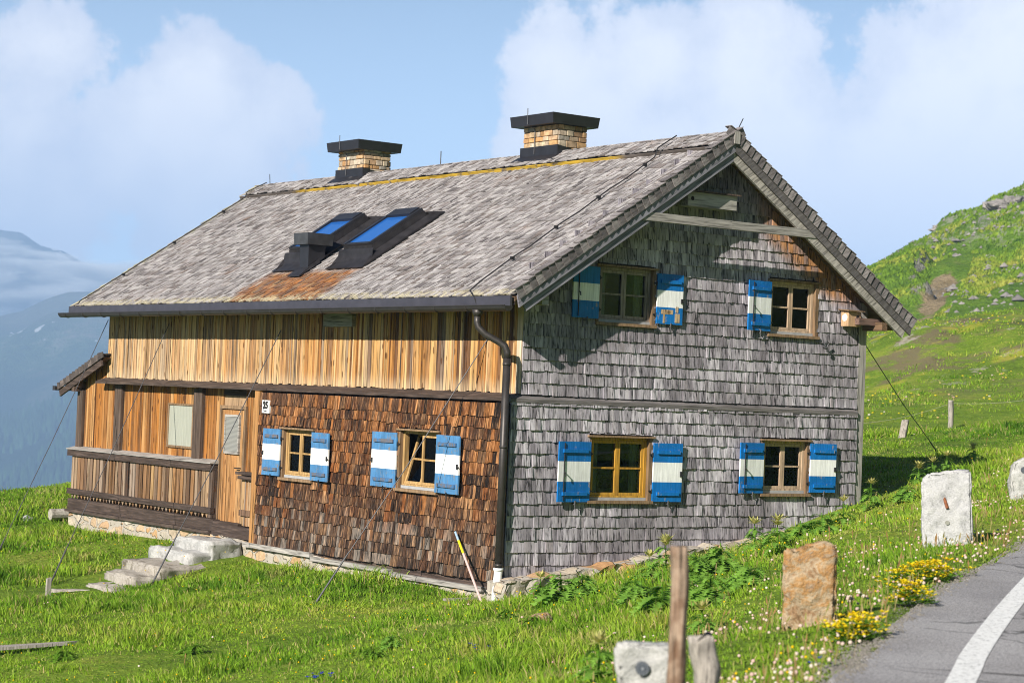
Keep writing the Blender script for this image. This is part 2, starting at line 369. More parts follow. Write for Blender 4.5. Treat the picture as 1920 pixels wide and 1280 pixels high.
# added core blocks light, its dark colour stands in for shaded rooms; rear walls
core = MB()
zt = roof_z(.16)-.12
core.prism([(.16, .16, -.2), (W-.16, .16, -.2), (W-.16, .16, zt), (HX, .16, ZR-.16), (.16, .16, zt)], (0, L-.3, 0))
core.build('light_block_core', M['darkin'], house)
back = MB()
back.box((W-.14, .02, -.2), (W-.02, L-.02, roof_z(W)-.1))
back.prism([(0.02, L-.14, -.4), (W-.02, L-.14, -.4), (W-.02, L-.14, roof_z(W)-.1), (HX, L-.14, ZR-.14), (.02, L-.14, roof_z(0)-.1)], (0, .12, 0))
back.build('rear_wall', M['baluster'], house)

# gable shingles
gb = MB()
def ur_up(v):
    lim = (ZR-.10-v)/SL
    return (max(-.01, HX-lim), min(W-.14, HX+lim))
shingles(gb, (0, 0, 0), (1, 0, 0), (0, 0, 1), (0, -1, 0), 2.62, ZR-.16, .178, ur_up, (.042, .105), .034, jit=.0035, wave=.004, tiltj=.003, skew=.004, holes=[(a-.03, c-.05, b+.03, d+.05) for a, b, c, d in (GW['g_up_l'], GW['g_up_r'])])
gb.build('upper_gable_shingles', M['grey_shingle'], house)
gl_ = MB()
gz = lambda u: -.05
shingles(gl_, (0, -.03, 0), (1, 0, 0), (0, 0, 1), (0, -1, 0), -.06, 2.5, .178, lambda v: (-.20-.012*max(0, .8-v), W-.14), (.042, .105), .035, jit=.0035, wave=.004, tiltj=.003, skew=.004, holes=[(a-.03, c-.05, b+.03, d+.05) for a, b, c, d in (GW['g_lo_l'], GW['g_lo_r'])])
gl_.build('lower_gable_shingles', M['grey_shingle'], house)
bk = MB(); bk.box((-.185, 0.004, -.35), (0.01, .16, 2.5)); bk.box((-.185, .16, -.35), (-.06, .34, 2.5)); bk.build('corner_packing', M['dark_beam'], house)
# eaves wall, lower storey, right part
fb = MB()
shingles(fb, (-.21, 0, 0), (0, -1, 0), (0, 0, 1), (-1, 0, 0), -.13, 2.46, .172, lambda v: (-7.28, .03+.01*max(0, .8-v)), (.05, .13), .030, holes=[(-b-.03, c-.05, -a+.03, d+.05) for a, b, c, d in FWN.values()], jit=.008, tiltj=.006, skew=.014)
fb.build('eaves_wall_shingles', M['brown_shingle'], house)
# panels behind the shingles so no gap looks through (with window openings left free)
def panel(mb, plane, at0, at1, u0, u1, z0, z1, holes):
    us = sorted({u0, u1, *[h[0] for h in holes], *[h[1] for h in holes]})
    for a, b in zip(us[:-1], us[1:]):
        seg = [(z0, z1)]
        for h in holes:
            if h[0] <= a+1e-6 and h[1] >= b-1e-6:
                seg = [s_ for p, q in seg for s_ in ((p, min(q, h[2])), (max(p, h[3]), q)) if s_[1]-s_[0] > 1e-4]
        for p, q in seg:
            if plane == 'y': mb.box((a, at0, p), (b, at1, q))
            else: mb.box((at0, a, p), (at1, b, q))
pb = MB(); panel(pb, 'x', -.19, -.15, .345, 7.25, -.3, 2.47, list(FWN.values()))
panel(pb, 'y', -.012, .02, .012, W-.14, -.35, 2.5, [GW['g_lo_l'], GW['g_lo_r']])
panel(pb, 'y', .01, .04, .012, W-.14, 2.502, 4.0, [GW['g_up_l'], GW['g_up_r']])
panel(pb, 'y', .01, .04, .35, W-.35, 4.001, 4.28, [GW['g_up_l'], GW['g_up_r']])
panel(pb, 'y', .01, .04, .8, W-.8, 4.281, 4.62, [GW['g_up_l'], GW['g_up_r']])
pb.prism([(1.0, .01, 4.62), (W-1.0, .01, 4.62), (HX+.1, .01, ZR-.2), (HX-.1, .01, ZR-.2)], (0, .03, 0))
pb.build('wall_sheathing', M['dark_beam'], house)

# boards
def boards(mb, at, y0, y1, z0, z1, wr=(.075, .14), t=.022, jit=.006, foot=.012, out=-1):
    y = y0
    while y < y1-.01:
        w = rng.uniform(*wr)
        if y+w > y1-wr[0]*.6: w = y1-y
        d = rng.random()*jit; f = rng.gauss(0, foot)
        zb = z0(y) if callable(z0) else z0; zz = z1(y) if callable(z1) else z1
        mb.box((at-t-d, y+.003, zb+f), (at-d*.0, y+w-.005, zz))
        if rng.random() < .33:      # cover strip over a joint
            s_ = rng.uniform(.018, .035); mb.box((at-t-d-.012, y+w-s_/2, zb+f), (at-t-d+.002, y+w+s_/2, zz))
        y += w
hb = MB(); boards(hb, 0.0, .10, L, 2.635, roof_z(0)-.08, wr=(.05, .115)); hb.build('upper_board_wall', M['honey_board'], house)
ub = MB(); ub.box((.002, .1, 2.4), (.06, L-.15, roof_z(0)-.1)); ub.build('board_backing', M['dark_beam'], house)
ab = MB()
ANY = 15.03
def an_top(y): return 2.52 if y < 13.7 else min(2.95, 2.98-(y-13.7)*.29)
boards(ab, .02, 9.02, ANY-.16, .1, an_top, foot=0)
boards(ab, .02, 7.46, 8.14, .1, 2.52, foot=0)
ab.build('porch_board_wall', M['orange_board'], house)
pp = MB(); pp.box((.022, 7.3, -.1), (.07, L, 2.5)); pp.box((.022, L, -.3), (.07, ANY-.02, 2.5)); pp.box((.07, ANY-.07, -.5), (3.4, ANY-.02, 2.45)); pp.box((.07, L+.02, -.4), (.12, ANY-.08, 2.55)); pp.build('annex_wall', M['baluster'], house)
# corner boards
cb = MB(); cb.box((-.03, -.012, 2.63), (-.001, .10, roof_z(0)-.06)); cb.build('corner_board', wood('pale_corner_board', [(0, (.50, .38, .26)), (1, (.58, .47, .35))], grain=(30, 30, 1), knots=.3), house)
cb = MB(); cb.box((W-.14, -.035, .4), (W+.03, .04, roof_z(W)-.06)); cb.build('corner_board', M['grey_post'], house)
cb = MB(); cb.box((-.25, 7.28, -.13), (-.10, 7.44, 2.50)); cb.build('corner_board', M['orange_board'], house)
# string courses between the storeys
bt = MB(); bt.prism([(-.225, -.075, 2.505), (-.225, -.075, 2.56), (-.225, .0, 2.615), (-.225, .0, 2.505)], (W+.08, 0, 0)); bt.build('string_course', wood('dark_grey_string_course', [(0, (.13, .12, .12)), (1, (.17, .155, .155))], grain=(2, 40, 40), streak=(.5, 1.5)), house)
bt = MB()
for a, b in ((.0, 3.1), (3.1, 7.6), (7.6, 10.4), (10.4, 13.92)):
    bt.prism([(-.245, a, 2.515), (-.245, a, 2.555), (-.03, a, 2.632), (.0, a, 2.515)], (0, b-a-.004, 0))
bt.build('string_course', M['dark_beam'], house)

# ---- roof
roof = MB()
RU, RV, RN = Vector((0, -1, 0)), Vector((math.cos(PITCH), 0, math.sin(PITCH))), Vector((-math.sin(PITCH), 0, math.cos(PITCH)))
SLEN = (HX+OE)/math.cos(PITCH)
SKY = [(4.95, 6.02), (6.80, 7.86)]
shingles(roof, (-OE, 0, ZE-.03), RU, RV, RN, -.01, SLEN-.02, .148, lambda v: (-(L+OG2), OG-.02), (.04, .10), .016, lenf=2.3, jit=.007, tiltj=.006, skew=.010, wave=.006)
roof_o = roof.build('roof', M['roof_shingle'], house)
rb = MB()
shingles(rb, (W+OE, 0, ZE-.03), (0, 1, 0), (-math.cos(PITCH), 0, math.sin(PITCH)), (math.sin(PITCH), 0, math.cos(PITCH)), -.01, SLEN-.02, .2, lambda v: (-OG+.02, L+OG2), (.16, .3), .014, lenf=2.1)
rb.build('rear_slope', M['roof_shingle'], roof_o)
# deck under the shakes
dk = MB()
for sgn in (1, -1):
    X = lambda x: x if sgn == 1 else W-x
    poly = [(X(-OE+.01), 0, ZE-.05), (HX, 0, ZR-.045), (HX, 0, ZR-.105), (X(-OE+.01), 0, ZE-.11)]
    dk.prism([(p[0], -OG+.03, p[2]) for p in poly], (0, L+OG+OG2-.06, 0))
dk.build('roof_deck', M['under'], roof_o)
for y in np.arange(.5, L+.4, 1.05):     # rafter feet under the eaves
    rf = MB(); rf.prism([(-OE+.06, y-.05, ZE-.115), (.2, y-.05, roof_z(.2)-.115), (.2, y-.05, roof_z(.2)-.25), (-OE+.06, y-.05, ZE-.24)], (0, .1, 0)); rf.build('rafter', M['under'], roof_o)
# barge boards on the gable: upper board proud, lower board behind it
for sgn in (1, -1):
    X = lambda x: x if sgn == 1 else W-x
    o1 = MB(); x0, x1 = X(-OE+.02), HX
    z0, z1 = ZE-.03, ZR-.055
    o1.prism([(x0, -OG-.018, z0), (x1, -OG-.018, z1), (x1, -OG-.018, z1-.20), (x0+.04*sgn, -OG-.018, z0-.17)], (0, .03, 0))
    o1.build('barge_board', M['barge_skylit'] if sgn == 1 else M['barge'], roof_o)
    o2 = MB(); x0 = X(-OE+.14)
    zz0 = roof_z(x0)-.20
    o2.prism([(x0, -OG+.016, zz0), (x1, -OG+.016, ZR-.25), (x1, -OG+.016, ZR-.40), (x0+.07*sgn, -OG+.016, zz0-.135)], (0, .045, 0))
    o2.build('barge_board', M['barge_skylit'] if sgn == 1 else M['barge_pale'], roof_o)
    o3 = MB(); o3.prism([(X(-OE+.02), L+OG2-.03, ZE-.04), (HX, L+OG2-.03, ZR-.055), (HX, L+OG2-.03, ZR-.26), (X(-OE+.05), L+OG2-.03, ZE-.21)], (0, .03, 0)); o3.build('barge_board', M['barge'], roof_o)
    # verge: overlapping shakes nailed on edge along the gable
    vs = MB(); n = int(SLEN/.135); d = Vector((math.cos(PITCH)*sgn, 0, math.sin(PITCH))); nn = Vector((-math.sin(PITCH)*sgn, 0, math.cos(PITCH)))
    for i in range(n+1):
        s0 = i*.135; base = Vector((X(-OE-.01), -OG-.022, ZE+.0))+d*s0
        h0, h1 = .062+rng.gauss(0, .006), .085+rng.gauss(0, .006); ln = .21
        e = -.014-rng.random()*.006
        vs.hexa([base+nn*(-.10)+Vector((0, e-.012, 0)), base+nn*(-.10)+Vector((0, e+.002, 0)), base+d*ln+nn*(-.10)+Vector((0, .012, 0)), base+d*ln+nn*(-.10)+Vector((0, .0, 0)),
                 base+nn*h0+Vector((0, e-.012, 0)), base+nn*h0+Vector((0, e+.002, 0)), base+d*ln+nn*(h0-.03)+Vector((0, .012, 0)), base+d*ln+nn*(h0-.03)+Vector((0, .0, 0))])
        # cap shake lying on the edge
        q = base+nn*(h0+.002)
        vs.hexa([q+Vector((0, e-.02, 0)), q+Vector((0, .13, 0)), q+d*ln+nn*(-.02)+Vector((0, .13, 0)), q+d*ln+nn*(-.02)+Vector((0, e-.01, 0)),
                 q+nn*.014+Vector((0, e-.02, 0)), q+nn*.014+Vector((0, .13, 0)), q+d*ln+nn*(-.01)+Vector((0, .13, 0)), q+d*ln+nn*(-.01)+Vector((0, e-.01, 0))])
    vs.build('verge_shingles', wood('verge_shingle_grey', [(0, (.11, .098, .10)), (.5, (.19, .172, .175)), (1, (.27, .245, .245))], grain=(36, 36, 3.5) if sgn == 2 else (4, 36, 36), rot=(0, PITCH, 0), streak=(.5, 1.3)), roof_o)
# ridge cap: a second layer of shakes along the ridge with a dark front edge
rc = MB(); VC = .42
o_c = Vector((HX, 0, ZR+.055))-RV*VC
shingles(rc, o_c, RU, RV, RN, 0, VC, .13, lambda v: (-(L+OG2+.02), OG-.03), (.06, .14), .014, lenf=1.9, jit=.012, tiltj=.006)
o_d = Vector((HX, 0, ZR+.055))-Vector((-RV.x, 0, RV.z))*VC
shingles(rc, o_d, (0, 1, 0), (-RV.x, 0, RV.z), (RV.z, 0, RV.x), 0, VC, .13, lambda v: (-OG+.03, L+OG2+.02), (.08, .2), .014, lenf=1.9, jit=.012)
rc.build('ridge_cap', M['roof_shingle'], roof_o)
re_ = MB()
p0 = Vector((HX, 0, ZR+.052))-RV*(VC+.040)
a0 = Vector((p0.x, -OG+.04, p0.z)); a1 = Vector((p0.x, L+OG2, p0.z))
re_.hexa([a0-RN*.085, a0-RN*.085+RV*.03, a1-RN*.085+RV*.03, a1-RN*.085, a0, a0+RV*.03, a1+RV*.03, a1])
re_.build('ridge_edge_board', M['cap_edge'], roof_o)
ap = MB(); ap.box((HX-.055, -OG-.06, ZR-.13), (HX-.002, -OG-.019, ZR+.06)); ap.box((HX+.002, -OG-.058, ZR-.13), (HX+.055, -OG-.019, ZR+.06)); ap.build('ridge_end_board', M['grey_post'], roof_o)
# tie beam across the gable overhang, purlin ends
tb = MB(); tb.box((1.72, -OG-.0, 5.30), (HX, -OG+.10, 5.43)); tb.box((HX, -OG-.0, 5.30), (5.30, -OG+.10, 5.428)); tb.build('tie_beam', M['grey_beam'], house)
for x, z, hw in ((HX, ZR-.36, .07), (W-.02, 3.98, .06), (.02, 4.0, .06)):
    pe = MB(); pe.box((x-hw, -OG+.065, z-.07), (x+hw, .0, z+.07)); pe.build('purlin_end', M['grey_beam'] if x < W/2+.1 else M['under'], house)
pe = MB(); pe.box((W-.45, -.33, 3.99), (W+.05, -.12, 4.10)); pe.build('wall_plate_end', wood('red_brown_beam', [(0, (.13, .08, .065)), (1, (.2, .13, .11))], grain=(3, 30, 30)), house)

# ---- gutter and downpipe
fs = MB(); fs.box((-OE-.075, -OG+.03, ZE-.205), (-OE-.04, L+OG2-.05, ZE-.035)); fs.build('fascia', flat('lead_fascia', (.075, .072, .090), .42, .18, 5, .4, .5), house)
fsw = MB(); fsw.box((-OE-.04, -OG+.05, ZE-.16), (-OE+.03, L+OG2-.05, ZE-.06)); fsw.build('fascia_backing', M['dark_beam'], house)
gm = MB(); gx, gzc, gr = -OE-.135, ZE-.185, .075
ya, yb = -OG-.02, L+OG2+.14
pts = []
for k in range(9):
    t = math.pi+math.pi*k/8; pts.append((gx+gr*math.cos(t), gzc+gr*math.sin(t)))
inn = [(gx+(gr-.008)*math.cos(math.pi+math.pi*k/8), gzc+(gr-.008)*math.sin(math.pi+math.pi*k/8)) for k in range(8, -1, -1)]
gm.prism([(p[0], ya, p[1]) for p in pts+inn], (0, yb-ya, 0))
gm.prism([(p[0], ya-.004, p[1]) for p in pts], (0, .006, 0)); gm.prism([(p[0], yb, p[1]) for p in pts], (0, .006, 0))
gut = gm.build('gutter', M['gutter'], house)
bead = MB(); bead.tube([(gx-gr, ya, gzc+.004), (gx-gr, yb, gzc+.004)], .011, 6); bead.build('gutter_bead', M['gutter'], gut)
for y in np.arange(.4, L+.6, .82):
    br = MB(); pr_ = [(gx+(gr+.006)*math.cos(math.pi+math.pi*k/6), y, gzc+(gr+.006)*math.sin(math.pi+math.pi*k/6)) for k in range(7)]
    br.tube(pr_, .008, 5); br.build('gutter_bracket', M['gutter'], gut)
dp = MB()
PX, PY = -.345, -.10
dp.tube([(gx, .19, gzc-.05), (gx, .19, gzc-.14)], [.085, .06], 14)
dp.tube([(gx, .19, gzc-.13), (gx, .19, gzc-.23), (gx+.012, .175, gzc-.30), (gx+.08, .10, gzc-.40), (PX-.10, .0, gzc-.50), (PX-.03, -.075, gzc-.56), (PX, PY, gzc-.65), (PX, PY, gzc-.75)], .05, 14)
dp.tube([(PX, PY, gzc-.74), (PX, PY, .10)], .056, 16)
for z in (3.05, 1.85, .14): dp.tube([(PX, PY, z-.02), (PX, PY, z+.02)], .062, 16)
pipe = dp.build('downpipe', M['gutter'], house, True)
wp = MB(); wp.tube([(PX, PY, .10), (PX, PY, .02), (PX-.03, PY-.01, -.20), (PX-.05, PY-.02, -.42)], [.066, .062, .062, .062], 16); wp.tube([(PX, PY, .06), (PX, PY, .10)], .074, 16)
wp.build('drain_pipe', M['white'], pipe, True)
st = MB(); st.tube([(gx-.02, .27, gzc+.0), (gx+.06, .27, gzc-.33)], .012, 6); st.build('pipe_strap', M['gutter'], pipe); st = MB(); st.tube([(PX, PY, 2.2), (-.2, PY+.1, 2.2)], .012, 6); st.build('pipe_strap', M['gutter'], pipe)

# ---- windows
def window(plane, at, u0, u1, z0, z1, fm, open_=False, casing_side=(1, 1), curtains='curtain'):
    """plane 'g': gable (u=x, outward -y) ; 'f': eaves wall (u=-y mapped, outward -x).  at = outer wall face"""
    if plane == 'g': T = lambda u, n, z: (u, at-n, z)
    else: T = lambda u, n, z: (at-n, -u, z)
    if plane == 'f': u0, u1 = -u1, -u0
    def bx(mb, ua, ub, na, nb, za, zb):       # n outward
        q = [T(ua, nb, za), T(ub, nb, za), T(ub, na, za), T(ua, na, za), T(ua, nb, zb), T(ub, nb, zb), T(ub, na, zb), T(ua, na, zb)]
        mb.hexa(q)
    cs = MB(); p = .035; tw = .055
    bx(cs, u0-tw, u0+.012, -.10, p, z0, z1); bx(cs, u1-.012, u1+tw, -.10, p, z0, z1)
    bx(cs, u0-.07, u1+.07, -.10, p+.04, z1, z1+.028)              # drip board
    bx(cs, u0-.06, u1+.06, -.10, p+.045, z0-.045, z0)               # sill board
    w = cs.build('window', M['casing'], house)
    s_ = MB(); bx(s_, u0+.013, u1-.013, -.09, -.01, z0+.001, z0+.045); s_.build('sill_strip', M['sillmetal'], w)
    fr = MB(); f = .05; n0, n1 = -.085, -.035; za, zb = z0+.047, z1-.002
    ua, ub = u0+.014, u1-.014
    bx(fr, ua, ua+f, n0-.02, n1+.012, za, zb); bx(fr, ub-f, ub, n0-.02, n1+.012, za, zb); bx(fr, ua+f, ub-f, n0-.02, n1+.010, zb-f*.9, zb); bx(fr, ua+f, ub-f, n0-.02, n1+.010, za, za+f*.5)
    fr.build('window_frame', fm, w)
    um = (ua+ub)/2; zlo, zhi = za+f*.5+.003, zb-f*.9-.003; zm = (zlo+zhi)/2
    for side in (0, 1):
        a, b = (ua+f+.003, um-.003) if side == 0 else (um+.003, ub-f-.003)
        sm = MB(); k = .042
        tilt = open_ and side == 0
        def bt_(mb, q0, q1, zz0, zz1, m0, m1):
            if not tilt: bx(mb, q0, q1, m0, m1, zz0, zz1); return
            c = [T(q0, 0, 0)]  # bottom-hung leaf leaning into the room
            sh = lambda z: .30*(z-zlo)
            qq = []
            for zz in (zz0, zz1):
                qq += [T(q0, m1-sh(zz), zz), T(q1, m1-sh(zz), zz), T(q1, m0-sh(zz), zz), T(q0, m0-sh(zz), zz)]
            mb.hexa(qq)
        m0, m1 = n0, n1
        bt_(sm, a, a+k, zlo, zhi, m0, m1); bt_(sm, b-k, b, zlo, zhi, m0, m1)
        bt_(sm, a+k, b-k, zlo, zlo+k, m0, m1-.001); bt_(sm, a+k, b-k, zhi-k, zhi, m0, m1-.001); bt_(sm, a+k, b-k, zm-.014, zm+.014, m0+.01, m1-.004)
        sash = sm.build('sash', fm, w)
        gp = MB(); bt_(gp, a+k, b-k, zlo+k, zhi-k, m0+.018, m0+.024); gp.build('pane', M['glass'], w)
    cw = (u1-u0)*.13
    nb = -.128
    for c0, sg in ((ub-f-.05, -1), (ua+f+.05, 1)):
        if open_ and sg == 1: continue
        cu = MB()
        for i in range(4):
            q0 = c0+sg*cw*i/4; q1 = c0+sg*cw*(i+1)/4; dn = .012 if i % 2 else 0
            cu.add([T(q0, nb-.012+dn, zlo+.02), T(q1, nb-dn, zlo+.02), T(q1, nb-dn, zhi-.02), T(q0, nb-.012+dn, zhi-.02)], [(0, 1, 2, 3)])
        cu.build('curtain', M[curtains], w)
    return w
wmat = {'g_up_l': 'frame_grey', 'g_up_r': 'frame_brown', 'g_lo_l': 'frame_yellow', 'g_lo_r': 'frame_brown'}
for k, (a, b, c, d) in GW.items(): window('g', .0 if 'up' in k else -.03, a, b, c, d, M[wmat[k]])
for k, (a, b, c, d) in FWN.items(): window('f', -.21, a, b, c, d, M['frame_tan'], open_=(k == 'f_r'), curtains='curtain_blue')

# ---- shutters
def shutter(plane, at, ua, ub, z0, z1, blue, hinge, off=.05, angle=0.0, rod=False, batt=True, peel=False, catch=True):
    """hinge: 'a' or 'b' side; board lies open against the wall, off = gap to wall face"""
    if plane == 'f': ua, ub = -ub, -ua; hinge = {'a': 'b', 'b': 'a'}[hinge]
    O = ua if hinge == 'a' else ub; sg = 1 if hinge == 'a' else -1
    ca, sa = math.cos(angle), math.sin(angle)
    def T(u, n, z):
        du = (u-O); uu = O+du*ca-sg*n*sa*1.0; nn = off+abs(du)*sa+n*ca
        return (uu, at-nn, z) if plane == 'g' else (at-nn, -uu, z)
    def bx(mb, a, b, na, nb, za, zb, mi=0):
        mb.hexa([T(a, nb, za), T(b, nb, za), T(b, na, za), T(a, na, za), T(a, nb, zb), T(b, nb, zb), T(b, na, zb), T(a, na, zb)], mi)
    h = z1-z0; t = .024
    mb = MB(); nb_ = 4 if ub-ua > .5 else 3; w = (ub-ua)/nb_
    zs = [z0, z0+h*.335, z0+h*.672, z1]
    for i in range(nb_):
        dt = rng.random()*.0015
        for j in range(3):
            bx(mb, ua+i*w+.0008, ua+(i+1)*w-.0008, 0, t+dt, zs[j], zs[j+1], 1 if j == 1 else 0)
    mats = [blue, M['white']]
    s_ = mb.build('shutter', mats, house)
    if batt:
        for zc in (z0+h*.135, z0+h*.845):
            if peel and zc < z0+h*.5: continue
            q = MB(); m_ = (ub-ua)*.12; bx(q, ua+m_, ub-m_*.9, t+.001, t+.026, zc-.027, zc+.027); q.build('batten', M['batten_worn'] if plane == 'f' else blue, s_)
    if peel:
        q = MB()
        for a, b, c, d in ((.16, .62, .20, .29), (.24, .31, .02, .20), (.70, .88, .04, .22), (.72, .82, .24, .36), (.40, .52, .22, .27)):
            bx(q, ua+(ub-ua)*a, ua+(ub-ua)*b, t+.0005, t+.005, z0+h*c, z0+h*d)
        q.build('bare_patch', wood('bare_pale_wood', [(0, (.40, .26, .13)), (1, (.5, .38, .25))], grain=(40, 40, 4), streak=(.25, 1.2)), s_)
    hg = MB()
    for zc in (z0+h*.18, z0+h*.80):
        bx(hg, O-sg*.055, O+sg*.03, -.012, .004, zc-.012, zc+.012) if sg == 1 else bx(hg, O-.03, O+.055, -.012, .004, zc-.012, zc+.012)
        hg.tube([T(O-sg*.012, .012, zc-.03), T(O-sg*.012, .012, zc+.03)], .011, 6)
    hg.build('hinge', M['iron'], s_)
    if catch:
        c = MB(); um = (ua+ub)/2+.02
        c.tube([T(um, -off+.01, z0-.03), T(um, .035, z0-.035)], .008, 5); c.tube([T(um, .034, z0-.035), T(um+.004, .036, z0+.02)], .010, 5); c.tube([T(um+.002, .03, z0-.03), T(um+.012, .028, z0-.10)], [.012, .008], 5)
        c.build('shutter_catch', M['iron'] if plane == 'f' else M['wire'], s_)
    F = O+sg*(ub-ua)
    lt = MB()
    if rod:
        ur = F-sg*.10; lt.tube([T(ur, t+.012, z0+.02), T(ur, t+.012, z1-.02)], .008, 6)
        lt.tube([T(ur, t+.014, z0+h*.5), T(ur-.01, t+.06, z0+h*.48)], .010, 5); lt.tube([T(ur-.012, t+.058, z0+h*.49), T(ur-.004, t+.058, z0+h*.42)], .009, 5)
    else:
        bx(lt, F-sg*.03-.014, F-sg*.03+.014, t, t+.02, z0+h*.43, z0+h*.52); lt.tube([T(F-sg*.02, t+.01, z0+h*.45), T(F+sg*.02, t+.012, z0+h*.47)], .008, 5)
    lt.build('latch', M['iron'], s_)
    return s_
B, BF = M['blue'], M['blue_faded']
shutter('g', 0, .80, 1.335, 3.80, 4.575, B, 'b', .05, .10, rod=True, batt=False)
shutter('g', 0, 2.475, 2.985, 3.79, 4.56, B, 'a', .045, .02, peel=True)
shutter('g', 0, 4.31, 4.84, 3.79, 4.58, B, 'b', .05, .10, rod=True)
shutter('g', -.03, .64, 1.275, 1.06, 1.955, B, 'b', .05, .07, rod=True)
shutter('g', -.03, 2.50, 3.06, 1.07, 1.965, B, 'a', .05, .04)
shutter('g', -.03, 4.24, 4.78, 1.215, 2.01, B, 'b', .05, .08, rod=True)
shutter('g', -.03, 5.81, 6.36, 1.235, 2.025, B, 'a', .05, .05)
shutter('f', -.21, 6.46, 7.03, 1.075, 1.87, BF, 'a', .045, .02)
shutter('f', -.21, 4.80, 5.40, 1.065, 1.86, BF, 'b', .06, .05)
shutter('f', -.21, 2.84, 3.53, 1.085, 1.945, BF, 'a', .045, .02)
shutter('f', -.21, 1.04, 1.71, 1.085, 1.96, BF, 'b', .06, .05)

# ---- porch parapet, posts, door, annex
ps = MB()
y = 9.14
bal = MB()
while y < 15.02:
    w = rng.uniform(.12, .17); w = min(w, 15.10-y)
    if w > .05:
        bal.box((-.150-rng.random()*.008, y+.022, .30), (-.118, y+w-.020, 1.10))
        bal.prism([(-.146, y+.016, .30), (-.146, y+w-.016, .30), (-.146, y+w*.72, .225), (-.146, y+w*.5, .175), (-.146, y+w*.28, .225)], (.026, 0, 0))
    y += w
par = bal.build('parapet_boards', M['baluster'], house)
bk = MB(); bk.box((-.114, 9.1, .25), (-.09, 15.06, 1.08)); bk.build('parapet_backing', M['darkin'], house)
rl = MB(); rl.box((-.20, 9.04, 1.03), (-.02, 15.17, 1.155)); rl.build('parapet_rail', M['dark_beam'], house)
rl = MB(); rl.prism([(-.225, 9.02, 1.158), (-.225, 9.02, 1.175), (.02, 9.02, 1.235), (.02, 9.02, 1.158)], (0, 6.17, 0)); rl.build('parapet_capping', M['grey_beam'], house)
rl = MB(); rl.box((-.185, 9.02, .265), (-.10, 12.2, .37)); rl.box((-.186, 12.203, .265), (-.10, 15.15, .372)); rl.build('parapet_lower_rail', M['dark_beam'], house)
nw = MB(); nw.box((-.155, 9.03, .18), (-.0, 9.16, 1.03)); nw.build('newel', M['dark_post'], house)
bs = MB(); bs.box((-.17, 8.92, -.04), (-.02, 12.4, .165)); bs.box((-.168, 12.404, -.04), (-.02, 15.12, .168)); bs.box((-.22, 9.0, -.10), (-.04, 15.14, -.045)); bs.build('sole_beam', M['dark_beam'], house)
th = MB(); th.box((-.19, 7.44, -.10), (-.021, 8.92, .10)); th.box((-.17, 8.0, .10), (.0, 8.92, .15)); th.build('threshold', M['dark_beam'], house)
sh = MB(); sh.box((-.20, 7.45, 1.02), (.0, 8.12, 1.07)); sh.box((-.17, 7.45, .94), (-.02, 8.08, 1.00)); sh.build('porch_shelf', M['dark_beam'], house)
sb = MB(); boards(sb, -.06, 7.46, 8.06, .12, .94, foot=0); sb.box((-.13, 7.45, .30), (-.085, 8.06, .40)); sb.build('shelf_boards', M['baluster'], house)
for a, b, z1 in ((15.10-.26, 15.08, 2.36), (13.06, 13.36, 2.5), (9.72, 10.04, 2.50)):
    q = MB(); q.box((-.075, a, 1.2), (.01, b, z1)); q.build('post', M['dark_post'], house)
# porch window
q = MB(); q.box((-.045, 10.10, 1.38), (.0, 11.12, 1.42)); q.box((-.045, 10.10, 2.17), (.0, 11.12, 2.205)); q.box((-.043, 11.08, 1.42), (.0, 11.12, 2.17)); q.box((-.043, 10.10, 1.42), (.0, 10.14, 2.17))
wn = q.build('window', M['casing'], house)
q = MB(); q.box((-.026, 10.14, 1.42), (-.018, 11.08, 2.17)); q.build('pane', M['frost'], wn)
# door
q = MB(); boards(q, .0, 8.16, 9.0, .12, 2.14, wr=(.09, .15), foot=0)
door = q.build('door', wood('light_brown_door_boards', [(0, (.30, .145, .05)), (.5, (.44, .25, .11)), (1, (.37, .18, .065))], grain=(26, 26, .9), knots=.7, streak=(.25, 1.2)), house)
q = MB(); q.box((-.05, 8.10, .12), (.0, 8.16, 2.16)); q.box((-.05, 9.0, .12), (.0, 9.06, 2.16)); q.box((-.052, 8.10, 2.16), (.0, 9.06, 2.22)); q.build('door_frame', M['casing'], door)
q = MB(); q.box((-.066, 8.30, 1.36), (-.025, 8.34, 2.06)); q.box((-.066, 8.80, 1.36), (-.025, 8.84, 2.06)); q.box((-.066, 8.34, 1.36), (-.025, 8.80, 1.40)); q.box((-.066, 8.34, 2.02), (-.025, 8.80, 2.06)); q.build('pane_frame', M['grey_beam'], door)
q = MB(); q.box((-.056, 8.34, 1.40), (-.045, 8.80, 2.02)); q.build('pane', M['blind'], door)
q = MB(); q.tube([(-.03, 8.25, 1.12), (-.09, 8.25, 1.12), (-.09, 8.36, 1.12)], .011, 6); q.build('handle', M['iron'], door)
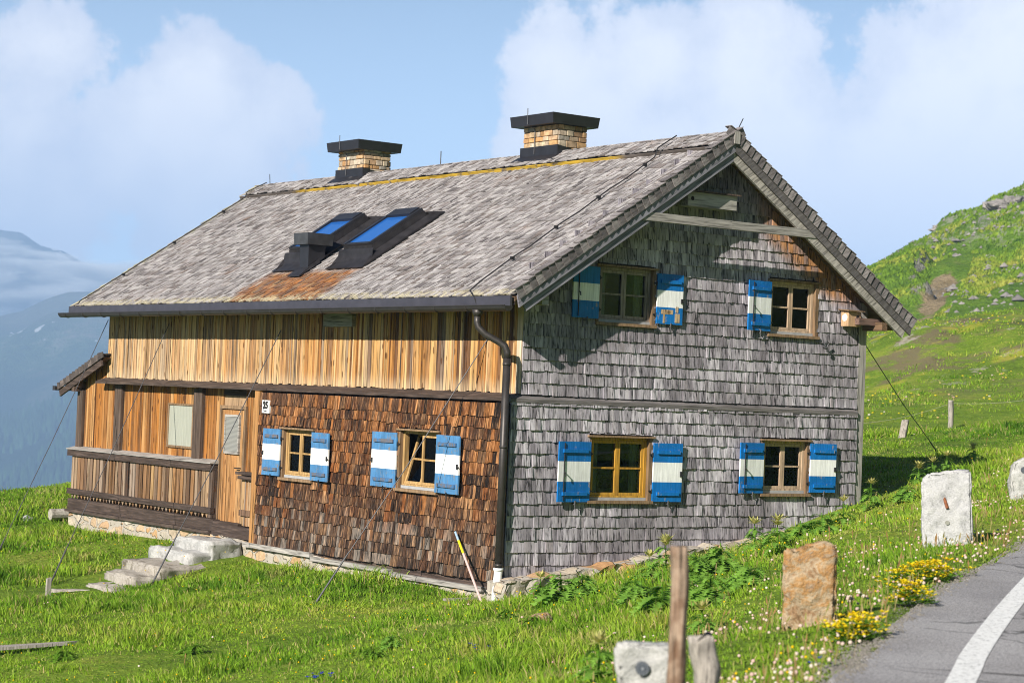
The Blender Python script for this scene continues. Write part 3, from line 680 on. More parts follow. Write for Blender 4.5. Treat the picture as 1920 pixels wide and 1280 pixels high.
# annex roof
ar = MB(); AY0, AY1, AZ0, AZ1 = 13.72, 15.66, 3.08, 2.43
ard = Vector((0, AY0-AY1, AZ0-AZ1)).normalized(); arn = Vector((0, -ard.z, ard.y)); arn = -arn if arn.z < 0 else arn
AL = math.hypot(AY0-AY1, AZ0-AZ1)
shingles(ar, (-.24, AY1, AZ1), (1, 0, 0), ard, arn, 0, AL, .17, lambda v: (0, 3.8), (.08, .16), .02, lenf=2.0, jit=.015, tiltj=.01)
s0 = 0
while s0 < AL-.05:      # verge shakes facing the eaves side
    base = Vector((-.25, AY1, AZ1))+ard*s0
    ar.hexa([base+arn*-.085+Vector((-.02, 0, 0)), base+arn*-.085+Vector((.0, 0, 0)), base+ard*.2+arn*-.085+Vector((.015, 0, 0)), base+ard*.2+arn*-.085,
             base+arn*.06+Vector((-.02, 0, 0)), base+arn*.06, base+ard*.2+arn*.03+Vector((.015, 0, 0)), base+ard*.2+arn*.03])
    s0 += .15
ann = ar.build('annex_roof', wood('dark_annex_shingles', [(0, (.05, .042, .04)), (.5, (.09, .075, .07)), (1, (.14, .115, .105))], grain=(36, 4, 4), streak=(.5, 1.4)), house)
q = MB(); a = Vector((-.235, AY1-.03, AZ1-.09)); b_ = Vector((-.235, AY0, AZ0-.09))
q.hexa([a-arn*.13, a-arn*.13+Vector((.04, 0, 0)), b_-arn*.13+Vector((.04, 0, 0)), b_-arn*.13, a, a+Vector((.04, 0, 0)), b_+Vector((.04, 0, 0)), b_]); q.build('barge_board', M['dark_beam'], ann)
q = MB(); a = Vector((-.18, AY1-.05, AZ1-.04)); b_ = Vector((-.18, AY0, AZ0-.04))
q.hexa([a-arn*.04, a-arn*.04+Vector((3.7, 0, 0)), b_-arn*.04+Vector((3.7, 0, 0)), b_-arn*.04, a, a+Vector((3.7, 0, 0)), b_+Vector((3.7, 0, 0)), b_]); q.build('annex_deck', M['under'], ann)
q = MB(); q.beam((-.2, AY1-.75, 2.48), (3.5, AY1-.75, 2.48), .14, .12); q.beam((-.22, 15.0, 2.40), (3.4, 15.0, 2.40), .12, .14); q.build('annex_purlin', M['dark_post'], ann)
q = MB(); q.beam((-.32, AY1+.05, AZ1-.05), (3.6, AY1+.05, AZ1-.05), .12, .09); q.build('annex_gutter', M['gutter'], ann)

# ---- rubble plinth
def lumpy_wall(mb, path, seg=.12, amp=.03, rows=5):
    """path: list of (x, y, zb, zt, nx, ny) ; extruded strip with rough face and a ledge going back .3 m"""
    P = []
    for a, b in zip(path[:-1], path[1:]):
        n = max(1, int(math.dist(a[:2], b[:2])/seg))
        for i in range(n): P.append([a[k]+(b[k]-a[k])*i/n for k in range(6)])
    P.append(list(path[-1])); V = []; nr = rows+3
    for p in P:
        for j in range(nr):
            if j <= rows: t = j/rows; dn = 0.0; z = p[2]+(p[3]-p[2])*t
            else: dn = -.17*(j-rows); z = p[3]+.015*(j-rows)
            q = Vector((p[0], p[1], z)); w = mnoise.noise(q*4.3)*amp*1.6+mnoise.noise(q*11)*amp
            V.append((q.x+p[4]*(w+dn), q.y+p[5]*(w+dn), z+(mnoise.noise(q*5+Vector((9, 0, 0)))*amp*1.3 if j >= rows-1 else 0)))
    F = [(i*nr+j, (i+1)*nr+j, (i+1)*nr+j+1, i*nr+j+1) for i in range(len(P)-1) for j in range(nr-1)]
    return mb.add(V, F)
q = MB()
lumpy_wall(q, [(-.14, 15.1, -1.0, -.10, -1, 0), (-.16, 9.0, -.9, -.10, -1, 0), (-.20, 7.3, -.9, -.13, -1, 0), (-.225, 2.0, -.9, -.25, -1, 0), (-.23, .1, -.9, -.28, -1, 0)])
lumpy_wall(q, [(3.3, 15.1, -1.0, -.10, 0, 1), (-.13, 15.1, -1.0, -.10, 0, 1)])
lumpy_wall(q, [(-.42, -.40, -.7, -.10, -.25, -1), (.3, -.36, -.6, -.02, 0, -1), (1.26, -.34, -.4, .10, 0, -1), (2.2, -.33, -.2, .20, 0, -1), (3.35, -.33, .0, .37, 0, -1), (4.5, -.33, .2, .48, 0, -1), (7.0, -.3, .5, .8, 0, -1)], amp=.045)
lumpy_wall(q, [(-.42, .05, -.7, -.12, -1, 0), (-.43, -.40, -.7, -.10, -1, -.3)], seg=.06, amp=.03)
q.add([(-.42, -.40, -.10), (.3, -.36, -.02), (.3, .1, -.02), (-.42, .1, -.12)], [(0, 1, 2, 3)])
q.build('stone_plinth', M['plinth'], house)
sl = MB()
for a, b, z0_, z1_ in ((.4, 2.9, -.30, -.23), (2.92, 5.3, -.26, -.19), (5.32, 7.6, -.21, -.13)):
    sl.box((-.285, a, z0_), (-.12, b, z1_))
sl.build('sill_beam', M['grey_beam'], house)

# ---- chimneys
def chimney(x0, y0, x1, y1, rod):
    q = MB(); zb, zt = 6.0, 7.36
    stones = MB(); z = 6.3
    while z < zt-.01:           # courses of real stones round a mortar core
        h = rng.uniform(.055, .13); h = min(h, zt-z)
        for face in range(4):
            Lf = (y1-y0) if face in (0, 2) else (x1-x0); s_ = 0
            while s_ < Lf-.01:
                w = rng.uniform(.09, .27); w = w if s_+w < Lf-.06 else Lf-s_
                pr = rng.uniform(.012, .035); g_ = .005
                if face == 0: stones.box((x0-pr, y0+s_+g_, z+g_), (x0+.05, y0+s_+w-g_, z+h-g_))
                elif face == 2: stones.box((x1-.05, y0+s_+g_, z+g_), (x1+pr, y0+s_+w-g_, z+h-g_))
                elif face == 1: stones.box((x0+s_+g_, y0-pr, z+g_), (x0+s_+w-g_, y0+.05, z+h-g_))
                else: stones.box((x0+s_+g_, y1-.05, z+g_), (x0+s_+w-g_, y1+pr, z+h-g_))
                s_ += w
        z += h
    c = stones.build('chimney', M['chim_stone'], house)
    bv = c.modifiers.new('bevel', 'BEVEL'); bv.width = .012; bv.segments = 2
    q.box((x0+.006, y0+.006, zb), (x1-.006, y1-.006, zt-.01)); q.build('mortar_core', M['mortar'], c)
    k = MB(); a, b = .21, .06
    X0, X1, Y0, Y1 = x0-a, x1+a, y0-b-.05, y1+b+.10; Z0, Z1 = zt-.09, zt+.09
    t = .02; fl = .02
    def wall(p, q2, r, s2):   # outer quad as thin prism
        n = (Vector(q2)-Vector(p)).cross(Vector(s2)-Vector(p)).normalized(); k.prism([p, q2, r, s2], -n*t)
    A, Bb, Cc, D = (X0+fl, Y0+fl, Z0), (X1-fl, Y0+fl, Z0), (X1-fl, Y1-fl, Z0), (X0+fl, Y1-fl, Z0)
    A2, B2, C2, D2 = (X0, Y0, Z1), (X1, Y0, Z1), (X1, Y1, Z1), (X0, Y1, Z1)
    wall(A, Bb, B2, A2); wall(Bb, Cc, C2, B2); wall(Cc, D, D2, C2); wall(D, A, A2, D2)
    k.box((X0+.035, Y0+.035, Z0+.004), (X1-.035, Y1-.035, Z0+.02))
    k.build('chimney_cap', M['lead'], c)
    f = MB(); zf = roof_z(x0)+.10
    f.prism([(x0-.045, y0-.03, zf-.06), (x0-.045, y1+.05, zf-.06), (x0-.045, y1+.05, zf+.13), (x0-.045, y0-.03, zf+.13)], (.02, 0, 0))
    f.prism([(x0-.04, y0-.045, zf-.1), (x0-.04, y0-.045, zf+.13), (x0+.42, y0-.045, roof_z(HX)+.10), (x0+.42, y0-.045, zf-.1)], (0, .015, 0))
    f.hexa([(x0-.17, y0-.10, roof_z(x0-.17)+.075), (x0-.04, y0-.07, zf-.06), (x0-.04, y1+.09, zf-.06), (x0-.17, y1+.14, roof_z(x0-.17)+.075),
            (x0-.17, y0-.10, roof_z(x0-.17)+.09), (x0-.045, y0-.07, zf-.03), (x0-.045, y1+.09, zf-.03), (x0-.17, y1+.14, roof_z(x0-.17)+.09)])
    f.build('chimney_flashing', M['lead'], c)
    r_ = MB(); yr = y0+(y1-y0)*rod; r_.tube([(X0-.012, yr, Z1+.12), (X0-.005, yr, Z0+.02), (x0-.05, yr, Z0-.05), (x0-.055, yr, zf)], .008, 5); r_.build('lightning_rod', M['wire'], c)
M['chim_stone'] = wood('mixed_chimney_stone', [(0, (.40, .20, .07)), (.16, (.50, .40, .27)), (.32, (.30, .27, .23)), (.48, (.52, .30, .12)), (.62, (.56, .50, .42)), (.78, (.44, .24, .10)), (.9, (.38, .34, .27)), (1, (.26, .16, .09))], grain=(9, 9, 9), streak=(.6, 1.25), bscale=3)
M['mortar'] = flat('pale_mortar', (.30, .27, .23), .9, .25, 20)
chimney(3.42, 3.86, 4.02, 4.84, .62)
chimney(3.42, 10.10, 4.02, 11.02, .62)
q = MB(); q.box((3.9, 7.38, 6.3), (4.5, 8.05, 6.72)); q.hexa([(3.75, 7.2, 6.70), (4.65, 7.2, 6.70), (4.65, 8.2, 6.70), (3.75, 8.2, 6.70), (3.73, 7.18, 6.84), (4.67, 7.18, 6.84), (4.67, 8.22, 6.84), (3.73, 8.22, 6.84)]); vv = q.build('low_vent', M['lead'], house)
q = MB(); q.tube([(3.74, 7.9, 6.6), (3.74, 7.9, 7.12)], .01, 5); q.build('lightning_rod', M['wire'], vv)

# ---- skylights
def skylight(ya, yb, xa, xb):
    S = lambda x, y, n: Vector((x, y, roof_z(x)))+RN*n
    q = MB(); H = .21
    # curb with a lean-in front
    q.hexa([S(xa, ya, .0), S(xb, ya, .0), S(xb, yb, .0), S(xa, yb, .0), S(xa+.06, ya+.03, H), S(xb-.02, ya+.03, H), S(xb-.02, yb-.03, H), S(xa+.06, yb-.03, H)])
    s_ = q.build('skylight', M['flash'], house)
    f = MB(); b = .075; t0, t1 = H+.002, H+.055
    xs, xe = xa+.07, xb-.03; y0_, y1_ = ya+.035, yb-.035
    for a0, a1, c0, c1, tt in ((xs, xe, y0_, y0_+b, t1), (xs, xe, y1_-b, y1_, t1), (xs, xs+.05, y0_+b, y1_-b, t1-.012), (xe-.19, xe, y0_+b, y1_-b, t1+.02)):
        f.hexa([S(a0, c0, t0), S(a1, c0, t0), S(a1, c1, t0), S(a0, c1, t0), S(a0, c0, tt), S(a1, c0, tt), S(a1, c1, tt), S(a0, c1, tt)])
    f.build('skylight_frame', M['lead'], s_)
    g_ = MB(); a0, a1, c0, c1 = xs+.05, xe-.19, y0_+b, y1_-b
    g_.hexa([S(a0, c0, t0), S(a1, c0, t0), S(a1, c1, t0), S(a0, c1, t0), S(a0, c0, t0+.025), S(a1, c0, t0+.025), S(a1, c1, t0+.025), S(a0, c1, t0+.025)]); g_.build('pane', M['skyglass'], s_)
    p = MB()
    # curved apron at the foot, side gutters, top saddle
    prof = [(-.30, .035), (-.16, .04), (-.09, .055), (-.035, .11), (.0, .17), (.03, .185)]
    for (d0, n0), (d1, n1) in zip(prof[:-1], prof[1:]):
        wa, wb = .06+.05*(-d0/.3), .06+.05*max(0, -d1/.3)
        p.hexa([S(xa+d0, ya-wa, n0-.012), S(xa+d1, ya-wb, n1-.012), S(xa+d1, yb+wb, n1-.012), S(xa+d0, yb+wa, n0-.012), S(xa+d0, ya-wa, n0), S(xa+d1, ya-wb, n1), S(xa+d1, yb+wb, n1), S(xa+d0, yb+wa, n0)])
    for e0, e1 in ((ya-.115, ya-.003), (yb+.003, yb+.115)):
        p.hexa([S(xa-.26, e0, .02), S(xb+.16, e0, .02), S(xb+.16, e1, .02), S(xa-.0, e1, .02), S(xa-.26, e0, .05), S(xb+.16, e0, .05), S(xb+.10, e1, .12), S(xa+.05, e1, .12)])
    p.hexa([S(xb, ya-.1, .02), S(xb+.22, ya-.1, .02), S(xb+.22, yb+.1, .02), S(xb, yb+.1, .02), S(xb, ya, .17), S(xb+.22, ya-.1, .035), S(xb+.22, yb+.1, .035), S(xb, yb, .17)])
    p.build('skylight_flashing', M['flash'], s_)
skylight(5.02, 5.98, .56, 1.66)
skylight(6.86, 7.82, .56, 1.66)
q = MB(); vx, vy = .42, 6.82; zb = roof_z(vx)
q.hexa([(vx-.16, vy-.13, zb-.06), (vx+.16, vy-.13, zb+.15), (vx+.16, vy+.15, zb+.15), (vx-.16, vy+.15, zb-.06), (vx-.17, vy-.14, zb+.36), (vx+.17, vy-.14, zb+.36), (vx+.17, vy+.16, zb+.36), (vx-.17, vy+.16, zb+.36)])
vent = q.build('roof_vent', M['lead'], house)
q = MB(); q.hexa([(vx-.24, vy-.22, zb+.36), (vx+.26, vy-.22, zb+.36), (vx+.26, vy+.24, zb+.36), (vx-.24, vy+.24, zb+.36), (vx-.25, vy-.23, zb+.56), (vx+.27, vy-.23, zb+.56), (vx+.27, vy+.25, zb+.56), (vx-.25, vy+.25, zb+.56)]); q.build('vent_cap', flat('worn_grey_sheet', (.10, .10, .105), .4, .3, 4, .6, .5), vent)
q = MB(); q.hexa([(vx-.36, vy-.18, roof_z(vx-.36)+.03), (vx+.05, vy-.18, roof_z(vx+.05)+.03), (vx+.05, vy+.22, roof_z(vx+.05)+.03), (vx-.36, vy+.22, roof_z(vx-.36)+.03),
               (vx-.36, vy-.18, roof_z(vx-.36)+.05), (vx+.05, vy-.15, roof_z(vx+.05)+.10), (vx+.05, vy+.19, roof_z(vx+.05)+.10), (vx-.36, vy+.22, roof_z(vx-.36)+.05)]); q.build('vent_flashing', M['flash'], vent)

# ---- lightning conductor wires on the roof
def conductor(pts, clips):
    q = MB(); q.tube(pts, .011, 5); c = q.build('lightning_conductor', M['iron'], house)
    k = MB()
    for p in clips: k.obox(Vector(p)+Vector((0, 0, -.01)), (.03, 0, .0), (0, .02, 0), (0, 0, .025))
    k.build('clip', M['iron'], c)
def rp(x, y, n=.05): return Vector((x, y, roof_z(x)))+RN*n
pts = [(-.62, .3, 3.86), (-.64, .36, 4.0), (-.55, .62, 4.12)]+[tuple(rp(x, .70+.03*math.sin(x*7))) for x in np.linspace(-.3, 3.0, 12)]+[tuple(rp(3.12, .74, .14)), tuple(rp(3.5, .76, .12))]
conductor(pts, [rp(x, .72, .05) for x in (.3, 1.1, 1.9, 2.8)])
conductor([(-.62, 14.3, 3.9)]+[tuple(rp(x, 14.15+.02*math.sin(x*9))) for x in np.linspace(-.5, 3.1, 12)]+[tuple(rp(3.16, 14.1, .14)), tuple(rp(3.45, 13.8, .15))], [rp(x, 14.15, .05) for x in (.4, 1.5, 2.6)])
q = MB(); q.tube([(HX+.06, -OG+.1, ZR+.05), (HX+.14, -OG+.1, ZR+.12), (HX+.24, -OG+.1, ZR+.30)], .008, 5); q.build('lightning_rod', M['iron'], house)
q = MB(); q.tube([(HX, 13.9, ZR), (HX-.01, 13.92, ZR+.28)], .008, 5); q.build('lightning_rod', M['iron'], house)
# electric box / vent under the eaves
q = MB(); q.box((-.10, 4.6, 3.62), (-.024, 5.5, 3.86)); q.build('wall_box', M['grey_beam'], house)
q = MB(); q.tube([(6.05, -.0, 3.60), (6.06, -.10, 3.61), (6.10, -.12, 3.66), (6.05, -.13, 3.70), (6.0, -.12, 3.64), (6.04, -.12, 3.58)], .012, 5); q.tube([(6.06, -.12, 3.60), (6.10, -.10, 3.52)], .02, 5); q.build('wall_hook', M['wire'], house)

# ------------------------------------------------------------------ terrain
CP = np.array([
 (-.3,-.3,-.40),(-.3,1.8,-.36),(-.3,4.3,-.40),(-.3,7.26,-.44),(-.3,9.6,-.35),(-.3,12.5,-.40),(-.3,14.6,-.45),
 (-.55,-.6,-.33),(1.09,-.6,-.10),(2.41,-.6,.08),(4.47,-.6,.42),(6.56,-.6,1.04),(8,0,1.25),(3.5,7,.3),(7,12,.8),(7,5,1.0),
 (-8.0,-.4,-1.17),(-6.49,-4.0,-.77),(-5.95,-8.13,-.25),(-6.6,-10.14,.05),(-8.47,-14.25,.68),
 (-9.5,-16.1,.93),(-7.5,-14.64,1.0),(-5.72,-13.35,1.06),(-3.58,-11.95,1.14),(-1.02,-10.33,1.23),(1.4,-8.82,1.30),(2.6,-6.8,1.46),(5,-6.0,1.5),(10,-2,1.85),
 (-6,-17,1.0),(0,-13,1.2),(6,-9,1.5),(14,-3,2.2),(-12,-24,.75),(-2,-24,1.6),
 (-7.6,-13.8,.98),(-3.3,-11.3,1.2),(-11.9,-17.4,.88),(-11.3,-16.5,.88),(-18.5,-25,.6),(-14,-20,.75),(-22,-15,-1.3),(-15,-10,-.9),(-12,0,-1.8),(-14,8,-2.0),
 (-3.85,7.6,-.95),(-4.6,4.5,-.85),(-3.3,7.25,-.87),(-2.6,5.8,-.74),(-2.25,1.85,-.60),(-2.9,12,-.68),(-1.6,9.2,-.60),(-1.0,8.3,-.42),
 (.6,20.5,-.08),(2.7,21.4,.08),(-1.5,19,-.25),(4,22,.3),(3,28,-2.2),(0,30,-4),(-6,18,-1.6),(-8,24,-4),(10,34,-4),
 (12.1,4.6,1.65),(13.1,3.9,1.86),(16.7,5,2.38),(18.5,9.9,1.98),(25.4,14.7,2.19),(26.8,18.7,2.78),(37.7,26.7,4.0),(36.1,21.7,4.03),(43.3,35,5.4),(55.7,44.5,6.98),(65.5,49.6,8.46),(67.6,48.2,8.3),
 (75,60,6.5),(95,75,3),(60,30,7),(80,40,8.5),(30,0,4),(40,-20,12),(8,10,1.2),(10,18,1.0),(18,26,1.4),(25,45,-3),(45,60,-1),(0,-40,.5),(-40,-30,-4),(30,-40,14),(15,-45,12),(45,-15,16),(-5,-50,9),(60,-50,30)])
def tps_k(d2): return np.where(d2 > 1e-9, d2*np.log(np.maximum(d2, 1e-9)), 0)
_n = len(CP); _d2 = ((CP[:, None, :2]-CP[None, :, :2])**2).sum(-1)
_A = np.zeros((_n+3, _n+3)); _A[:_n, :_n] = tps_k(_d2)+np.eye(_n)*.35; _A[:_n, _n] = 1; _A[:_n, _n+1:] = CP[:, :2]; _A[_n, :_n] = 1; _A[_n+1:, :_n] = CP[:, :2].T
_w = np.linalg.solve(_A, np.concatenate([CP[:, 2], [0, 0, 0]]))
fw2 = np.array([FH.x, FH.y]); rt2 = np.array([RT.x, RT.y])
def vnoise(x, y, s, seed=0):
    """smooth value noise, numpy"""
    x = x/s+seed*17.3; y = y/s-seed*9.7
    xi = np.floor(x).astype(np.int64); yi = np.floor(y).astype(np.int64); fx = x-xi; fy = y-yi
    fx = fx*fx*(3-2*fx); fy = fy*fy*(3-2*fy)
    def h(a, b):
        n = (a*374761393+b*668265263+seed*974634) & 0x7fffffff; n = ((n ^ (n >> 13))*1274126177) & 0x7fffffff
        return ((n ^ (n >> 16)) & 0xffff)/65535.0
    return (h(xi, yi)*(1-fx)+h(xi+1, yi)*fx)*(1-fy)+(h(xi, yi+1)*(1-fx)+h(xi+1, yi+1)*fx)*fy
def fbm(x, y, s, o=4, seed=0): return sum(vnoise(x, y, s/2**i, seed+i)*.5**i for i in range(o))/sum(.5**i for i in range(o))-.5
ROADN = (-.03*FW.x, -.03*FW.y)
def road_z(x, y): return .971+.03*((x+9.503)*FW.x+(y+16.101)*FW.y)
EDGE = np.array([(-40, -37.5), (-22, -25.4), (-14, -19.3), (-9.503, -16.101), (-8.766, -15.544), (-7.545, -14.642), (-5.724, -13.352), (-3.577, -11.945), (-1.018, -10.327), (1.9, -8.75), (5.5, -7.1), (10, -5.6), (18, -3.9), (30, -2.6)])
LINE = np.array([(-40.3, -38.8), (-21.9, -26.3), (-13.4, -19.9), (-8.83, -16.374), (-7.899, -15.647), (-6.618, -14.696), (-5.222, -13.684), (-3.669, -12.581), (-1.964, -11.397), (.9, -9.75), (5.2, -7.75), (10, -6.2), (18, -4.45), (30, -3.1)])
def edge_sd(x, y):
    """signed distance to the road edge polyline, positive on the road"""
    best = np.full(np.shape(x), 1e9); sg = np.zeros(np.shape(x))
    for a, b in zip(EDGE[:-1], EDGE[1:]):
        d = b-a; L2 = d@d; t = np.clip(((x-a[0])*d[0]+(y-a[1])*d[1])/L2, 0, 1)
        px, py = x-(a[0]+t*d[0]), y-(a[1]+t*d[1]); dd = np.hypot(px, py); s_ = -(d[0]*py-d[1]*px)
        m = dd < best; best = np.where(m, dd, best); sg = np.where(m, np.sign(s_), sg)
    return best*sg
def ground_z(x, y):
    x = np.asarray(x, float); y = np.asarray(y, float); sh = x.shape; xf, yf = x.ravel(), y.ravel(); out = np.empty(xf.shape)
    for i in range(0, len(xf), 20000):
        a, b = xf[i:i+20000], yf[i:i+20000]
        d2 = (a[:, None]-CP[None, :, 0])**2+(b[:, None]-CP[None, :, 1])**2
        out[i:i+20000] = tps_k(d2)@_w[:_n]+_w[_n]+_w[_n+1]*a+_w[_n+2]*b
    w = (xf-CX)*fw2[0]+(yf-CY)*fw2[1]; u = (xf-CX)*rt2[0]+(yf-CY)*rt2[1]; r = np.hypot(w, u)
    far = np.where(u < 6, -2-.42*(r-60)+.02*u, 3-.05*(r-100)+.03*u)
    far = np.where(w < 0, 0+.05*u, far); far = np.maximum(far, -250)
    t = np.clip((r-72)/50, 0, 1); t = t*t*(3-2*t); t = np.where(u > 12, np.clip((r-105)/50, 0, 1), t)
    z = out*(1-t)+far*t
    near = np.clip(1-(r-8)/120, .15, 1)
    hd = np.maximum(np.maximum(-xf-.3, xf-W), np.maximum(-yf-.4, yf-15.2)); hk = np.clip(hd/1.5, .1, 1)
    nz = fbm(xf, yf, 2.6, 3, 3)*.20+fbm(xf, yf, .7, 2, 8)*.07
    z = z+nz*hk+np.where(r > 45, fbm(xf, yf, 12, 4, 5)*2.6*np.clip((r-52)/30, 0, 1)+fbm(xf, yf, 2.2, 3, 6)*.55*np.clip((r-52)/30, 0, 1), 0)
    sd = edge_sd(xf, yf); rz = road_z(xf, yf)
    k = np.clip((sd+.7)/.7, 0, 1); z = np.where(r < 70, z*(1-k)+(rz-.015-.05*np.clip(sd/.12, 0, 1))*k, z)
    return z.reshape(sh)
def gz1(x, y): return float(ground_z(np.array([x]), np.array([y]))[0])

az = np.unique(np.concatenate([np.arange(-20, 20.01, .16), np.arange(-180, -20, 4), np.arange(20, 180.1, 4)]))
rr = [1.2]
while rr[-1] < 420: rr.append(rr[-1]*1.02+.03)
rr = np.array(rr)
A_, R_ = np.meshgrid(np.radians(az)+YAW, rr, indexing='ij')
GX, GY = CX+R_*np.sin(A_), CY+R_*np.cos(A_)
GZ = ground_z(GX, GY)
na, nr = GX.shape
idx = np.arange(na*nr).reshape(na, nr)
q = np.stack([idx[:-1, :-1], idx[:-1, 1:], idx[1:, 1:], idx[1:, :-1]], -1).reshape(-1, 4)

# meadow ground: soil and low turf seen between the blades
def meadow_mat(name, lo, mid, hi, sc1=.35, bumpd=.05, scars=None):
    m, nt, b = newmat(name); g = N(nt); P = g.obj()
    n1 = g.noise(P, sc1, 5, .6, .4); n2 = g.noise(P, sc1*9, 5, .7); n3 = g.noise(P, sc1*40, 3, .7)
    c = g.ramp(g.math('MULTIPLY_ADD', n1, .55, g.math('MULTIPLY', n2, .45)), [(.34, lo), (.5, mid), (.64, hi)])
    c = g.mix(1.0, c, g.ramp(n3, [(.3, .62), (.7, 1.25)]), 'MULTIPLY')
    if scars: c = scars(g, P, c, n1, n2)
    g.lk(c, b.inputs['Base Color']); b.inputs['Roughness'].default_value = .95; b.inputs['Specular IOR Level'].default_value = .1
    g.bump(g.math('ADD', n2, n3), 1.0, bumpd, b); return m
def mound_scars(g, P, c, n1, n2):
    x, y, z = g.xyz(P)
    far = g.mapr(g.vmath('DISTANCE', P, (CX, CY, 2)), 62, 80)
    k = g.math('MULTIPLY', g.mapr(g.noise(P, .22, 6, .72), .50, .58), far)
    c = g.mix(g.math('MULTIPLY', k, .85), c, (.15, .115, .075))
    k2 = g.math('MULTIPLY', g.mapr(g.noise(P, .45, 4, .6), .56, .64), far)
    c = g.mix(g.math('MULTIPLY', k2, .7), c, (.34, .33, .04))
    k3 = g.math('MULTIPLY', g.mapr(g.noise(P, .6, 5, .7), .60, .66), far); c = g.mix(g.math('MULTIPLY', k3, .8), c, (.34, .31, .26))
    # worn earth strip on the road shoulder
    return c
M['meadow'] = meadow_mat('meadow_ground', (.07, .12, .015), (.14, .22, .022), (.24, .27, .045), scars=mound_scars)
gnd = np_mesh('ground', np.stack([GX, GY, GZ], -1).reshape(-1, 3), q[:, ::-1].ravel(), np.full(len(q), 4), M['meadow'], True)
kind(gnd, 'structure')

# ---- road
m, nt, b = newmat('asphalt'); g = N(nt); P = g.obj()
n1 = g.noise(P, .8, 4, .6); n2 = g.noise(P, 60, 4, .75); v = g.n('ShaderNodeTexVoronoi'); g.lk(P, v.inputs['Vector']); v.inputs['Scale'].default_value = 70
c = g.mix(1.0, g.ramp(n1, [(.3, (.24, .23, .235)), (.7, (.35, .34, .345))]), g.ramp(n2, [(.34, .45), (.5, 1.0), (.66, 1.4)]), 'MULTIPLY')
nw_ = g.n('ShaderNodeTexNoise'); g.lk(P, nw_.inputs['Vector']); nw_.inputs['Scale'].default_value = 2.2; nw_.inputs['Detail'].default_value = 5
wv = g.n('ShaderNodeVectorMath', operation='MULTIPLY_ADD'); g.lk(nw_.outputs['Color'], wv.inputs[0]); wv.inputs[1].default_value = (.5, .5, .5); g.lk(P, wv.inputs[2])
ck = g.n('ShaderNodeTexVoronoi', feature='DISTANCE_TO_EDGE'); g.lk(wv.outputs[0], ck.inputs['Vector']); ck.inputs['Scale'].default_value = .55
crk = g.math('MULTIPLY', g.mapr(ck.outputs['Distance'], .004, .012, 1, 0), g.mapr(g.noise(P, .5, 2, .5), .45, .55)); c = g.mix(g.math('MULTIPLY', crk, .75), c, (.05, .05, .05))
g.lk(c, b.inputs['Base Color']); b.inputs['Roughness'].default_value = .88; g.bump(g.math('ADD', n2, v.outputs['Distance']), .6, .006, b); M['asphalt'] = m
def smooth_poly(P, n=60):
    out = []
    for i in range(len(P)-1):
        p0, p1, p2, p3 = P[max(i-1, 0)], P[i], P[i+1], P[min(i+2, len(P)-1)]
        for k in range(n):
            t = k/n; out.append(.5*((2*p1)+(-p0+p2)*t+(2*p0-5*p1+4*p2-p3)*t*t+(-p0+3*p1-3*p2+p3)*t**3))
    out.append(P[-1]); return np.array(out)
E2 = smooth_poly(EDGE); d = np.gradient(E2, axis=0); d /= np.linalg.norm(d, axis=1)[:, None]; nrm = np.stack([d[:, 1], -d[:, 0]], -1)
rm = MB(); V = []; offs = [0, .05, .6, 2, 4, 6.5]
for i, p in enumerate(E2):
    for o in offs:
        o2 = o+(fbm(np.array([p[0]]), np.array([p[1]]), .35, 4, 2)[0]*.22 if o < .1 else 0)
        x, y = p+nrm[i]*o2; V.append((x, y, road_z(x, y)+(.012 if o else -.05)))
k = len(offs)
rm.add(V, [(i*k+j, i*k+j+1, (i+1)*k+j+1, (i+1)*k+j) for i in range(len(E2)-1) for j in range(k-1)])
ro = rm.build('road', M['asphalt']); kind(ro, 'structure')
lm = MB(); L2 = smooth_poly(LINE); d = np.gradient(L2, axis=0); d /= np.linalg.norm(d, axis=1)[:, None]; nl = np.stack([d[:, 1], -d[:, 0]], -1); V = []
for i, p in enumerate(L2):
    for o in (0, .09, .175): x, y = p+nl[i]*o; V.append((x, y, road_z(x, y)+.017))
lm.add(V, [(i*3+j, i*3+j+1, (i+1)*3+j+1, (i+1)*3+j) for i in range(len(L2)-1) for j in range(2)])
m, nt, b = newmat('road_paint'); g = N(nt); P = g.obj(); n2 = g.noise(P, 30, 5, .7); g.lk(g.ramp(n2, [(.33, (.26, .26, .26)), (.43, (.60, .60, .59)), (.52, (.76, .76, .75))]), b.inputs['Base Color']); b.inputs['Roughness'].default_value = .7
lo = lm.build('road_marking', m); kind(lo, 'structure')

# crumbled chips of asphalt and gravel along the edge
V, F, LT = [], [], []; o = 0
for i in range(len(E2)):
    p = E2[i]
    if not (-12 < p[0] < 6): continue
    for _ in range(16):
        t_ = rng.gauss(-.04, .07); u_ = rng.uniform(-.06, .06); x, y = p[0]+nrm[i][0]*t_+d[i][0]*u_, p[1]+nrm[i][1]*t_+d[i][1]*u_
        if t_ > .18: continue
        r_ = rng.uniform(.004, .016); z = road_z(x, y)+(.012 if t_ > 0 else -.02)
        for sx, sy, sz in ((1, 0, 0), (-.2, .9, 0), (-.9, -.1, .1), (.1, -1, .1), (.2, .1, 1.1), (0, 0, -.5)): V.append((x+sx*r_*rng.uniform(.6, 1.2), y+sy*r_*rng.uniform(.6, 1.2), z+sz*r_*.8))
        for f in ((0, 1, 4), (1, 2, 4), (2, 3, 4), (3, 0, 4)): F += [o+q_ for q_ in f]; LT.append(3)
        o += 6
gv = np_mesh('gravel', np.array(V), np.array(F), LT, flat('grey_brown_gravel', (.24, .22, .19), .9, .45, 40)); kind(gv, 'stuff'); gv['label'] = 'loose gravel chips along the asphalt edge'

